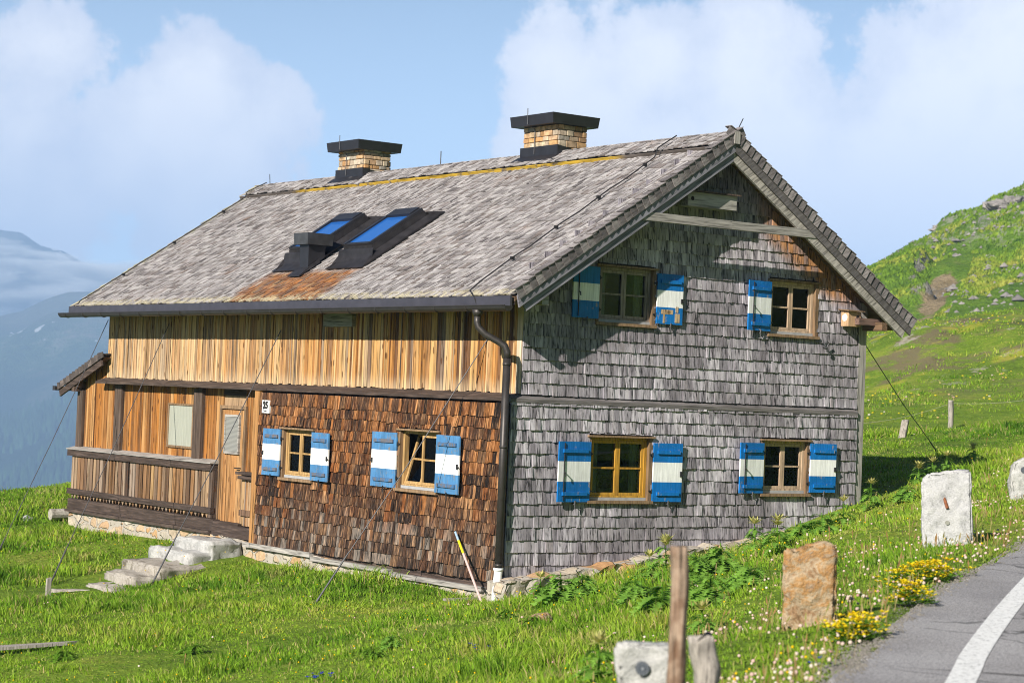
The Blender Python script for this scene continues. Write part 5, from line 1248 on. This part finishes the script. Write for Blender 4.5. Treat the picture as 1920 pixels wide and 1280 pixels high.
# ------------------------------------------------------------------ vegetation
def leaf_mat(name, build, trans=.35):
    m = bpy.data.materials.new(name); m.use_nodes = True; nt = m.node_tree; nt.nodes.remove(nt.nodes['Principled BSDF']); g = N(nt)
    c = build(g); d = g.n('ShaderNodeBsdfDiffuse'); t = g.n('ShaderNodeBsdfTranslucent'); x = g.n('ShaderNodeMixShader'); x.inputs[0].default_value = trans
    g.lk(c, d.inputs[0]); g.lk(c, t.inputs[0]); g.lk(d.outputs[0], x.inputs[1]); g.lk(t.outputs[0], x.inputs[2]); g.lk(x.outputs[0], nt.nodes['Material Output'].inputs['Surface']); return m
def grass_col(g):
    P = g.obj(); r = g.isl(); n = g.noise(P, .28, 4, .6, .3); n2 = g.noise(P, 2.2, 3, .6)
    c = g.ramp(g.math('MULTIPLY_ADD', n2, .45, g.math('MULTIPLY', n, .55)), [(.36, (.070, .180, .018)), (.44, (.175, .335, .026)), (.53, (.285, .44, .040)), (.64, (.42, .46, .08))])
    c = g.mix(1.0, c, g.ramp(r, [(0, .6), (1, 1.3)]), 'MULTIPLY')
    dry = g.math('MULTIPLY', g.mapr(r, .86, .87), g.mapr(n2, .35, .6, .25, 1))
    c = g.mix(g.math('MULTIPLY', g.mapr(g.noise(P, .75, 4, .65), .585, .66), .55), c, (.42, .36, .16))
    return g.mix(dry, c, (.46, .38, .17))
M['grass'] = leaf_mat('grass_blades', grass_col, .38)

NT = 88000
a_ = (nrg.random(NT)-.5)*R(34)+YAW
dd = np.concatenate([9+nrg.random(int(NT*.80))*41, 50+nrg.random(NT-int(NT*.80))*65])
tx, ty = CX+dd*np.sin(a_), CY+dd*np.cos(a_)
sd = edge_sd(tx, ty)
u_ = (tx-CX)*rt2[0]+(ty-CY)*rt2[1]
ok = (sd < -.02+.0*sd) & ~((tx > -.30) & (tx < 7.15) & (ty > -.30) & (ty < 15.2)) & ~((tx > -.45) & (tx < 6) & (ty > -.46) & (ty < 0))
ok &= ~((tx > -3.2) & (tx < 0) & (ty > 7.3) & (ty < 9.0+.2*(tx > -2)))
ok &= ~((dd > 48) & (u_ < 2) & (ty < 60) & (dd > 62))
tx, ty, dd, sd = tx[ok], ty[ok], dd[ok], sd[ok]; tz = ground_z(tx, ty); nt_ = len(tx)
cl = fbm(tx, ty, 1.5, 3, 12); cl2 = fbm(tx, ty, 4.5, 2, 15)
hgt = (.028+.036*nrg.random(nt_))*(1+np.clip(cl*3.4, -.55, 1.7))*(1+np.clip(cl2*1.2, -.3, .6))
tuss = (fbm(tx, ty, .9, 2, 40) > .17) & (sd < -2.5); hgt = np.where(tuss, hgt*1.7+.05, hgt)
wall_d = np.minimum(np.where((ty > -.4) & (ty < 15.4), np.abs(tx+.3), 9), np.where((tx > -.4) & (tx < 7.2), np.abs(ty+.45), 9))
hgt += np.clip(.6-wall_d, 0, .6)*np.where(ty < -.2, .02, .03)
hgt *= np.where(sd > -.5, .55, 1.0)
hgt *= np.where(dd > 50, .9, 1.0)
NB = 9
B_ = nt_*NB
ti = np.repeat(np.arange(nt_), NB)
ang = nrg.random(B_)*2*np.pi; rad = (.03+.09*nrg.random(B_))*(1+dd[ti]/45)
bx_, by_ = tx[ti]+np.cos(ang)*rad, ty[ti]+np.sin(ang)*rad
bz_ = tz[ti]-.02
bh = hgt[ti]*(.55+.75*nrg.random(B_)); lean = bh*(.15+.75*nrg.random(B_)); la = ang+nrg.normal(0, .9, B_)
lx, ly = np.cos(la)*lean, np.sin(la)*lean
bw_ = (.0022+.00022*dd[ti])*(.7+.6*nrg.random(B_)); wa = nrg.random(B_)*np.pi; wx, wy = np.cos(wa)*bw_, np.sin(wa)*bw_
VV = np.empty((B_, 5, 3), np.float32)
VV[:, 0] = np.stack([bx_-wx, by_-wy, bz_], -1); VV[:, 1] = np.stack([bx_+wx, by_+wy, bz_], -1)
mx_, my_, mz_ = bx_+lx*.35, by_+ly*.35, bz_+bh*.62
VV[:, 2] = np.stack([mx_+wx*.75, my_+wy*.75, mz_], -1); VV[:, 3] = np.stack([mx_-wx*.75, my_-wy*.75, mz_], -1)
VV[:, 4] = np.stack([bx_+lx, by_+ly, bz_+bh], -1)
bi = (np.arange(B_)*5)[:, None]
ff = np.concatenate([bi+np.array([[0, 1, 2, 3]]), bi+np.array([[3, 2, 4]])], 1).ravel()
go = np_mesh('grass', VV.reshape(-1, 3), ff, np.tile([4, 3], B_), M['grass']); kind(go, 'stuff')
go['label'] = 'short green alpine meadow grass round the house'

def flower_stuff(name, pts, r, mat, label, petals=False):
    """many small heads on stalks as one mesh"""
    V, F, LT = [], [], []; o = 0
    for p, s_ in pts:
        for k in range(3):
            z = p[2]+s_*(.0, .45, .9)[k]-s_*.3; rr_ = r*s_/.05*(.8, 1.0, .55)[k]
            for i in range(6): V.append((p[0]+rr_*math.cos(i*1.047+k*.5), p[1]+rr_*math.sin(i*1.047+k*.5), z))
        for k in range(2):
            for i in range(6): F += [o+k*6+i, o+k*6+(i+1) % 6, o+k*6+6+(i+1) % 6, o+k*6+6+i]; LT.append(4)
        F += [o+12+i for i in range(6)]; LT.append(6); o += 18
    ob = np_mesh(name, np.array(V), np.array(F), LT, mat, False); kind(ob, 'stuff'); ob['label'] = label; return ob
def scatter(n, pf):
    out = []; 
    while len(out) < n:
        d = 10+nrg.random()*36; a = (nrg.random()-.5)*R(29)+YAW; x, y = CX+d*math.sin(a), CY+d*math.cos(a)
        if (-.5 < x < 7.2 and -.6 < y < 15.3): continue
        s_ = float(edge_sd(np.array([x]), np.array([y]))[0])
        if s_ > -.04: continue
        if nrg.random() > pf(x, y, s_, d): continue
        out.append((x, y, s_, d))
    return out
def isl_ramp(stops):
    return lambda g: g.ramp(g.isl(), stops)
cv = scatter(1150, lambda x, y, s_, d: (.95*math.exp(s_/1.5) if s_ < 0 else 0)*(.25+1.5*max(0, float(fbm(np.array([x]), np.array([y]), 1.2, 2, 50)[0])+.28))+.004)
cx_ = np.array([(c[0], c[1]) for c in cv]); cz_ = ground_z(cx_[:, 0], cx_[:, 1])
flower_stuff('clover_flowers', [((c[0], c[1], z+nrg.uniform(.05, .13)), nrg.uniform(.013, .024)) for c, z in zip(cv, cz_)], .036, leaf_mat('clover_white_pink', isl_ramp([(0, (.72, .62, .52)), (.5, (.62, .42, .38)), (.8, (.75, .70, .60)), (1, (.50, .27, .26))]), .2), 'small white and pale pink clover heads along the road verge')
bc = scatter(560, lambda x, y, s_, d: (.02+.3*max(0, float(fbm(np.array([x]), np.array([y]), 5, 2, 60)[0]))))
bx2 = np.array([(c[0], c[1]) for c in bc]); bz2 = ground_z(bx2[:, 0], bx2[:, 1])
flower_stuff('meadow_buttercups', [((c[0], c[1], z+nrg.uniform(.08, .17)), nrg.uniform(.010, .017)) for c, z in zip(bc, bz2)], .034, leaf_mat('buttercup_yellow', isl_ramp([(0, (.75, .55, .01)), (1, (.80, .48, .01))]), .2), 'tiny yellow flowers scattered over the meadow')
# yellow bloom on the mound
ml = []
while len(ml) < 260:
    d = 60+nrg.random()*50; a = YAW+R(9)+nrg.random()*R(6); x, y = CX+d*math.sin(a), CY+d*math.cos(a)
    if fbm(np.array([x]), np.array([y]), 5, 4, 71)[0] < .09: continue
    ml.append((x, y))
mz2 = ground_z(np.array([p[0] for p in ml]), np.array([p[1] for p in ml]))
flower_stuff('mound_flowers', [((p[0], p[1], z+nrg.uniform(.1, .25)), nrg.uniform(.022, .05)) for p, z in zip(ml, mz2)], .05, leaf_mat('mound_bloom', isl_ramp([(0, (.50, .42, .02)), (.6, (.60, .50, .05)), (.8, (.45, .30, .25)), (1, (.55, .52, .45))]), .2), 'yellow and pale flowers on the mound behind the house')
# stalky seed heads on the verge
def stalks(n):
    V, F, LT = [], [], []; o = 0
    pts = scatter(n, lambda x, y, s_, d: math.exp(s_/1.8)*.8+.01)
    zz = ground_z(np.array([p[0] for p in pts]), np.array([p[1] for p in pts]))
    for (x, y, s_, d), z in zip(pts, zz):
        h = nrg.uniform(.10, .19); w = .0016+.00012*d; lx, ly = nrg.normal(0, .03, 2); a = nrg.random()*3.14; ux, uy = math.cos(a), math.sin(a)
        P = [(0, w, 0), (.62, w*.8, 1), (.72, w*2.4, 1), (1, w*.6, 1)]
        for t, ww, _ in P: V += [(x+lx*t-ux*ww, y+ly*t-uy*ww, z+h*t), (x+lx*t+ux*ww, y+ly*t+uy*ww, z+h*t)]
        for k in range(3): F += [o+2*k, o+2*k+1, o+2*k+3, o+2*k+2]; LT.append(4)
        o += 8
    ob = np_mesh('seed_stalks', np.array(V), np.array(F), LT, leaf_mat('reddish_seed_stalk', isl_ramp([(0, (.30, .17, .08)), (.5, (.22, .24, .06)), (1, (.40, .30, .16))]), .3)); kind(ob, 'stuff'); ob['label'] = 'reddish brown seed stalks standing above the verge grass'
stalks(1500)

# yellow vetch cushions and gentians: small countable clumps
def clump(name, px, py, rad, n, size, mat, label, cat, hmax=.16, leafm=None, group=None, flat_=.5):
    p, d = hit(px, py); t = thing(name, label, cat, tuple(p), group); V, F, LT = [], [], []; o = 0; LV, LF, LL = [], [], []; lo_ = 0
    for _ in range(n):
        q = RT*nrg.normal(0, rad)+FH*nrg.normal(0, rad*flat_*2); z = gz1(p.x+q.x, p.y+q.y)-p.z+nrg.uniform(.04, hmax)
        s_ = size*nrg.uniform(.7, 1.3); ax = nrg.random()*6.28
        for k in range(5):
            an = ax+k*1.2566
            V += [(q.x, q.y, z), (q.x+s_*math.cos(an-.45), q.y+s_*math.sin(an-.45), z+s_*.35), (q.x+s_*1.25*math.cos(an), q.y+s_*1.25*math.sin(an), z+s_*.55), (q.x+s_*math.cos(an+.45), q.y+s_*math.sin(an+.45), z+s_*.35)]
            F += [o, o+1, o+2, o+3]; LT.append(4); o += 4
        for k in range(3):
            an = nrg.random()*6.28; r0 = size*1.6; zz = z*nrg.uniform(.3, .8)
            LV += [(q.x, q.y, zz), (q.x+r0*math.cos(an-.3), q.y+r0*math.sin(an-.3), zz+.01), (q.x+1.5*r0*math.cos(an), q.y+1.5*r0*math.sin(an), zz+.02), (q.x+r0*math.cos(an+.3), q.y+r0*math.sin(an+.3), zz+.01)]; LF += [lo_, lo_+1, lo_+2, lo_+3]; LL.append(4); lo_ += 4
    f = np_mesh('flower_heads', np.array(V), np.array(F), LT, mat); f.parent = t; kind(f, 'stuff')
    l = np_mesh('leaves', np.array(LV), np.array(LF), LL, leafm or M['herb']); l.parent = t; kind(l, 'stuff'); return t
def herb_col(g):
    r = g.isl(); n = g.noise(g.obj(), 6, 3, .6)
    return g.mix(1.0, g.ramp(n, [(.3, (.07, .18, .015)), (.55, (.13, .29, .03)), (.75, (.22, .37, .05))]), g.ramp(r, [(0, .65), (1, 1.3)]), 'MULTIPLY')
M['herb'] = leaf_mat('bright_herb_leaf', herb_col, .35)
YM = leaf_mat('vetch_yellow', isl_ramp([(0, (.85, .62, .01)), (1, (.90, .72, .04))]), .25)
BM = leaf_mat('gentian_blue', isl_ramp([(0, (.02, .02, .45)), (1, (.04, .05, .60))]), .2)
YG = 'yellow vetch along the road'
clump('yellow_vetch', 1598, 1206, .10, 110, .026, YM, 'yellow vetch clump nearest the camera, below the brown stone', 'flowers', group=YG, hmax=.20)
clump('yellow_vetch', 1722, 1096, .16, 120, .032, YM, 'long yellow vetch clump at the bend, in front of the white stone', 'flowers', group=YG, hmax=.20)
clump('yellow_vetch', 1706, 1138, .09, 60, .030, YM, 'small yellow vetch clump close to the asphalt, between brown and white stone', 'flowers', group=YG, hmax=.20)
clump('blue_gentian', 600, 1274, .09, 12, .022, BM, 'patch of deep blue gentians at the bottom of the picture, left of the middle', 'flowers', group='blue gentians in the meadow', hmax=.08)
clump('blue_gentian', 884, 1222, .10, 7, .020, BM, 'few blue gentians in the middle of the meadow below the leaning rod', 'flowers', group='blue gentians in the meadow', hmax=.08)
clump('blue_gentian', 1537, 1254, .03, 4, .014, BM, 'single blue gentian near the asphalt edge at the bottom', 'flowers', group='blue gentians in the meadow', hmax=.08)

# thistles: spiny pinnate leaves up a stem, pale spiky head on top
def thistle_mesh(seed, h, spread, nleaf, lw=1.0):
    rg = random.Random(seed); mb = MB()
    for i in range(nleaf):
        t = rg.random(); z = h*(.04+.80*t); az_ = rg.random()*6.283; ln = spread*(1.05-.55*t)*rg.uniform(.75, 1.2); rise = rg.uniform(.15, .75)
        dirv = Vector((math.cos(az_), math.sin(az_), 0)); side = Vector((-dirv.y, dirv.x, 0)); nseg = 7; pts = []
        for k in range(nseg+1):
            s_ = k/nseg; pts.append(dirv*ln*s_+Vector((0, 0, z+ln*(rise*s_-.75*s_*s_))))
        tw = rg.uniform(-.5, .5)
        for k in range(nseg):
            a, b_ = pts[k], pts[k+1]; wdt = lw*ln*(.30*math.sin(math.pi*(k+.6)/(nseg+.6))+.05)
            for sg in (1, -1):
                up = Vector((0, 0, wdt*(.25*sg*tw+.25)))
                tip = a.lerp(b_, .85)+side*sg*wdt+up+dirv*wdt*.25
                mb.add([a, b_, tip], [(0, 1, 2)])
                tip2 = a.lerp(b_, .3)+side*sg*wdt*.62+up*.6+Vector((0, 0, .03*ln)); mb.add([a, a.lerp(b_, .6), tip2], [(0, 1, 2)])
    return mb
def head_mesh(seed, h, r):
    rg = random.Random(seed); mb = MB()
    for ring, (n, el, ln) in enumerate(((9, .05, 1.0), (9, .55, 1.05), (7, 1.0, .9))):
        for i in range(n):
            az_ = 6.283*(i+rg.random()*.6)/n; e = el+rg.uniform(-.15, .2); l = r*ln*rg.uniform(.8, 1.25)
            d = Vector((math.cos(az_)*math.cos(e), math.sin(az_)*math.cos(e), math.sin(e))); s_ = Vector((-math.sin(az_), math.cos(az_), 0))*l*.16
            o = Vector((0, 0, h)); mb.add([o, o+d*l*.45+s_, o+d*l, o+d*l*.45-s_], [(0, 1, 2, 3)])
    return mb
M['bract'] = leaf_mat('pale_yellow_bract', isl_ramp([(0, (.52, .50, .16)), (.5, (.62, .56, .24)), (1, (.42, .48, .12))]), .35)
M['spiny'] = leaf_mat('spiny_thistle_leaf', lambda g: g.mix(1.0, g.ramp(g.noise(g.obj(), 5, 3, .6), [(.3, (.16, .33, .05)), (.6, (.27, .47, .08)), (.8, (.42, .55, .16))]), g.ramp(g.isl(), [(0, .75), (1, 1.25)]), 'MULTIPLY'), .5)
TG = 'pale thistles growing on the slope before the gable'
def thistle(px, py, h, spread, label, heads=1, seed=1, nleaf=26, group=TG):
    """px,py: photo point of the plant's foot"""
    p, d = hit(px, py); t = thing('thistle', label, 'thistle', tuple(p), group)
    mb = MB(); mb.tube([(0, 0, -.03), (.01, 0, h*.5), (0, .01, h)], [.010, .009, .006], 5); mb.build('stem', M['herb'], t)
    thistle_mesh(seed, h, spread, nleaf).build('leaves', M['spiny'], t)
    for k in range(heads): head_mesh(seed*7+k, h-.0-.05*k, .12*(1 if k == 0 else .8)).build('flower_head', M['bract'], t)
    return t
TL = [
 (1246, 1092, .50, .26, 'tall thistle with pale head right behind the tall brown post'),
 (1216, 1088, .30, .22, 'low thistle just left of the tall brown post, by the stone plinth'),
 (1413, 1040, .40, .24, 'thistle with pale head below the right ground floor window, left one of two'),
 (1456, 1040, .42, .24, 'thistle with pale head below the right ground floor window, right one of two'),
 (1580, 985, .38, .24, 'thistle with pale head in front of the right house corner'),
 (1632, 955, .42, .25, 'spiky thistle at the dark house shadow, right of the gable'),
 (1722, 905, .30, .22, 'pale thistle just above the big white stone'),
 (1748, 898, .30, .22, 'pale thistle between the big white stone and the far fence post'),
 (1775, 888, .32, .20, 'pale thistle highest on the slope, above the white stone right edge'),
 (1824, 868, .30, .20, 'pale thistle left of the rounded grey stone'),
 (1050, 1128, .36, .34, 'broad leafy thistle at the left end of the stone plinth'),
 (1012, 1122, .28, .22, 'small thistle with pale head beside the drain pipe boulder'),
 (1090, 1120, .30, .30, 'leafy thistle on the grass right of the broad plinth thistle'),
 (1300, 1090, .34, .32, 'leafy thistle right of the tall brown post, close to the plinth'),
 (1350, 1075, .36, .32, 'leafy thistle in the row midway along the plinth'),
 (1330, 1140, .36, .34, 'dense thistle halfway between tall brown post and brown stone'),
 (1240, 1150, .34, .34, 'dense thistle low on the slope left of the tall brown post'),
 (1190, 1130, .30, .30, 'thistle at the left rim of the dense thistle patch'),
 (1400, 1110, .32, .32, 'dense thistle just left of the rusty brown stone top'),
 (1540, 1005, .30, .28, 'low leafy thistle behind the rusty brown stone'),
 (1500, 1020, .30, .28, 'low leafy thistle directly above the rusty brown stone'),
 (1700, 940, .26, .26, 'low leafy thistle left of the big white stone'),
 (1315, 1195, .26, .22, 'pale thistle low in front, left of the brown stone foot'),
 (1120, 1275, .28, .22, 'pale thistle at the bottom edge, left of the pale granite stone'),
 (735, 1215, .16, .20, 'small flat thistle rosette in the meadow below the brown wall'),
]
for i, (px, py, h, s_, lab) in enumerate(TL):
    thistle(px, py, h, s_, lab, heads=0 if ('leafy' in lab or 'dense' in lab or 'rosette' in lab or 'rim' in lab) else (2 if i % 3 == 0 else 1), seed=i+3, nleaf=44 if ('dense' in lab or 'leafy' in lab or 'broad' in lab) else 26)
M['tuss'] = leaf_mat('tussock_leaf', lambda g: g.mix(1.0, g.ramp(g.noise(g.obj(), 5, 3, .6), [(.3, (.10, .22, .02)), (.7, (.20, .36, .04))]), g.ramp(g.isl(), [(0, .7), (1, 1.3)]), 'MULTIPLY'), .45)
# broad leafed herb tussocks in the meadow
for i, (px, py, s_, lab) in enumerate([(365, 1225, .34, 'dark green leafy tussock in the meadow, below the lowest step'), (1000, 1172, .24, 'leafy tussock in the grass below the drain pipe'), (700, 1235, .26, 'leafy tussock at the bottom middle of the meadow'), (120, 1236, .30, 'dark leafy tussock by the grey plank'), (350, 1112, .26, 'grassy tussock under the cable end in front of the porch'), (950, 1090+70, .2, 'small leafy tussock near the short pale board')]):
    p, d = hit(px, py); t = thing('herb_tussock', lab, 'plant', tuple(p), 'leafy tussocks in the meadow')
    thistle_mesh(100+i, .13, s_*.75, 40, .6).build('leaves', M['tuss'], t)

# rocks on the hillside: countable outcrops
def outcrop(px, py, d, s_, label, seed):
    c = CAM+ray(px, py)*d
    bm = bmesh.new(); bmesh.ops.create_icosphere(bm, subdivisions=5, radius=1)
    so = Vector((seed*3.3, seed, 0))
    for v in bm.verts:
        n = v.co.normalized(); k = 1+.55*mnoise.noise(n*1.6+so)+.28*mnoise.noise(n*4+so)+.12*mnoise.noise(n*10+so)
        q_ = Vector((n.x*s_[0]*k, n.y*s_[1]*k, n.z*s_[2]*k)); q_ += Vector((1, 1, .6))*mnoise.noise(n*22+so)*.10*s_[2]; v.co = q_
    bmesh.ops.rotate(bm, verts=bm.verts, matrix=Matrix.Rotation(-YAW, 3, 'Z'))
    me = bpy.data.meshes.new('rock_outcrop'); bm.to_mesh(me); bm.free(); me.materials.append(M['rock']); o = bpy.data.objects.new('rock_outcrop', me); col.objects.link(o); o.location = c
    return tag(o, label, 'rock', 'rock outcrops on the hillside')
for a in [(1900, 398, 232, (2.6, 2, 1.5), 'dark rock outcrop on the crest at the right picture edge', 1), (1893, 490, 214, (2.4, 2, 1.8), 'dark rock face below the crest at the right', 2),
          (1878, 452, 222, (1.0, .9, 1.2), 'small dark rock between the crest rock and the rock face', 3), (1783, 432, 246, (2.2, 2, 1.0), 'grey rocks on the skyline of the left crest', 4), (1766, 497, 222, (1.6, 1.2, .9), 'dark rock at the head of the bare earth gully', 5), (1868, 530, 205, (1.3, 1, .8), 'small dark rock low on the steep slope at the right', 6), (1842, 588, 190, (1.0, .9, .5), 'flat dark rock just above the mound at the right', 7), (1822, 500, 215, (.9, .8, .5), 'small flat grey rock right of the bare earth gully', 8)]: outcrop(*a)

# tufts and stones that give the steep slope its grain
nHA, nHB = HV.shape[:2]
TV, TF = [], []; o = 0
ii = nrg.integers(24, 250, 26000); jj = nrg.integers(6, 112, 26000); fi, fj = nrg.random(26000)[:, None], nrg.random(26000)[:, None]
pp = HV[ii, jj]*(1-fi)*(1-fj)+HV[ii+1, jj]*fi*(1-fj)+HV[ii, jj+1]*(1-fi)*fj+HV[ii+1, jj+1]*fi*fj
keep = fbm(pp[:, 0], pp[:, 1], 9, 3, 90) > -.10
for A_0, B_0, wd in GUL:      # the bare earth gully stays open
    a_2, b_2 = np.array(A_0[:2]), np.array(B_0[:2]); ab = b_2-a_2; t_ = np.clip(((pp[:, :2]-a_2)@ab)/(ab@ab), 0, 1); keep &= np.hypot(*(pp[:, :2]-a_2-t_[:, None]*ab).T) > wd*1.1*(1+fbm(pp[:, 0], pp[:, 1], 3, 2, 91)*1.6)
for p in pp[keep]:
    h = nrg.uniform(.12, .34)
    for k in range(3):
        a = nrg.random()*3.1416; w = h*nrg.uniform(.5, .9); cx_1, cy_1 = math.cos(a)*w, math.sin(a)*w; lx, ly = nrg.normal(0, .3*h, 2)
        TV += [(p[0]-cx_1, p[1]-cy_1, p[2]-.05), (p[0]+cx_1, p[1]+cy_1, p[2]-.05), (p[0]+lx, p[1]+ly, p[2]+h)]; TF += [o, o+1, o+2]; o += 3
ht = np_mesh('slope_grass', np.array(TV), np.array(TF), np.full(len(TF)//3, 3), leaf_mat('slope_grass_blades', lambda g: g.mix(1.0, g.ramp(g.noise(g.obj(), .12, 4, .65), [(.36, (.09, .19, .02)), (.5, (.20, .32, .03)), (.62, (.38, .40, .07))]), g.ramp(g.isl(), [(0, .7), (1, 1.25)]), 'MULTIPLY'), .3)); kind(ht, 'stuff'); ht['label'] = 'rough grass tufts covering the steep hillside'
TV, TF = [], []; o = 0
ii = nrg.integers(24, 250, 1500); jj = nrg.integers(20, 112, 1500); pp = HV[ii, jj]; keep = fbm(pp[:, 0], pp[:, 1], 14, 3, 95) > .04
for p in pp[keep]:
    r_ = nrg.uniform(.10, .45)*(1.6 if nrg.random() < .12 else 1)
    for sx, sy, sz in ((1, 0, 0), (-.2, .9, .1), (-.9, -.1, 0), (.1, -1, .1), (.3, .2, .8), (-.3, -.2, .7)): TV.append((p[0]+sx*r_*nrg.uniform(.6, 1.3), p[1]+sy*r_*nrg.uniform(.6, 1.3), p[2]-.05+sz*r_*nrg.uniform(.7, 1.1)))
    for f in ((0, 1, 4), (1, 5, 4), (1, 2, 5), (2, 3, 5), (3, 0, 4), (3, 4, 5)): TF += [o+q_ for q_ in f]
    o += 6
hs = np_mesh('slope_stones', np.array(TV), np.array(TF), np.full(len(TF)//3, 3), M['rock']); kind(hs, 'stuff'); hs['label'] = 'loose grey stones strewn over the steep hillside'

# ------------------------------------------------------------------ light, sky, clouds
SUN = Vector((-1.5, -.58, .86)).normalized()
sl_ = bpy.data.lights.new('sun', 'SUN'); sl_.energy = 5.0; sl_.angle = R(.5); sl_.color = (1, .93, .82)
so = bpy.data.objects.new('sun', sl_); col.objects.link(so); so.rotation_euler = SUN.to_track_quat('Z', 'Y').to_euler(); so.location = (-20, -10, 20)
w = bpy.data.worlds.new('World'); sc.world = w; w.use_nodes = True; nt = w.node_tree; g = N(nt)
bg = nt.nodes['Background']; SKY_S = .05; bg.inputs[1].default_value = SKY_S
sk = g.n('ShaderNodeTexSky'); sk.sky_type = 'NISHITA'; sk.sun_disc = False; sk.sun_elevation = math.asin(SUN.z); sk.sun_rotation = math.atan2(SUN.x, SUN.y)
sk.altitude = 1900; sk.air_density = 1.0; sk.dust_density = .1; sk.ozone_density = 1.5
Dv = g.n('ShaderNodeTexCoord').outputs['Generated']
warp = g.n('ShaderNodeTexNoise'); g.lk(Dv, warp.inputs['Vector']); warp.inputs['Scale'].default_value = 14; warp.inputs['Detail'].default_value = 10; warp.inputs['Roughness'].default_value = .66
n1 = warp.outputs['Fac']
n2 = g.noise(g.mapping(Dv, (0, 0, 0), (1, 1, 2.2)), 5, 6, .6, .4)
# cumulus banks: (photo-like place, angular radius in degrees, strength)
blobs = [(1390, 150, 2.7, 1.5), (1230, 120, 2.2, 1.4), (1060, 140, 1.7, 1.2), (1130, 250, 2.6, 1.4), (1460, 300, 3.2, 1.5), (1280, 330, 3.2, 1.5), (1770, 190, 2.6, 1.5), (1880, 110, 2.7, 1.5), (1690, 310, 3.2, 1.5), (1890, 300, 3.2, 1.5), (1560, 420, 3.0, 1.3), (1780, 430, 3.0, 1.3), (1150, 360, 2.4, 1.2),
         (380, 185, 1.5, 1.2), (505, 225, 1.4, 1.1), (330, 255, 1.7, 1.3), (225, 330, 1.9, 1.2), (450, 310, 1.8, 1.1), (110, 410, 2.4, 1.1), (330, 420, 2.6, 1.0), (75, 90, 1.5, .62), (55, 235, 1.4, .7), (-250, 300, 4, .8), (2300, 200, 5, 1.2)]
mask = None
for px, py, rad, s_ in blobs:
    v = ray(px, py).normalized()
    d = g.vmath('DOT_PRODUCT', Dv, tuple(v)); an = g.math('ARCCOSINE', g.math('MINIMUM', d, 1.0))
    f = g.math('SUBTRACT', 1.0, g.math('DIVIDE', an, R(rad)*1.25))            # 1 at the middle, 0 at the rim
    f = g.math('MULTIPLY', f, s_)
    mask = f if mask is None else g.math('SMOOTH_MAX', mask, f, .25)
# clouds round the rest of the sky
z_ = g.xyz(Dv)[2]
mask = g.math('MAXIMUM', mask, g.math('MULTIPLY_ADD', n2, 2.0, -5.0))
dens = g.math('ADD', mask, g.math('MULTIPLY_ADD', n1, 3.2, -1.6))
cov = g.mapr(dens, .08, .40)
shade = g.noise(Dv, 9, 6, .6, .3)
cc = g.mix(g.mapr(g.math('MULTIPLY_ADD', dens, .35, g.math('MULTIPLY', shade, 1.0)), .40, .95), (8.9, 9.6, 11.6), (13.0, 13.1, 13.9))
front = g.mapr(g.vmath('DOT_PRODUCT', Dv, tuple(FH)), .55, .88)
veil = g.math('MULTIPLY', g.mapr(z_, .02, .30, .72, .0), front)
base = g.mix(veil, sk.outputs[0], (9.6, 12.9, 17.6))
cc = g.mix(g.math('MULTIPLY', g.mapr(z_, .06, .165, 1, 0), .62), cc, (8.6, 9.5, 12.0))
g.lk(g.mix(g.math('MULTIPLY', cov, .92), base, cc), bg.inputs[0])

sc.view_settings.view_transform = 'Standard'; sc.view_settings.look = 'None'; sc.view_settings.exposure = .78; sc.view_settings.gamma = 1
sc.render.engine = 'CYCLES'
sc.cycles.filter_width = 1.0; sc.cycles.max_bounces = 6; sc.cycles.diffuse_bounces = 3; sc.cycles.glossy_bounces = 3; sc.cycles.transparent_max_bounces = 12; sc.cycles.volume_bounces = 0
sc.cycles.use_denoising = True; sc.cycles.sample_clamp_indirect = 8; sc.cycles.caustics_reflective = False; sc.cycles.caustics_refractive = False
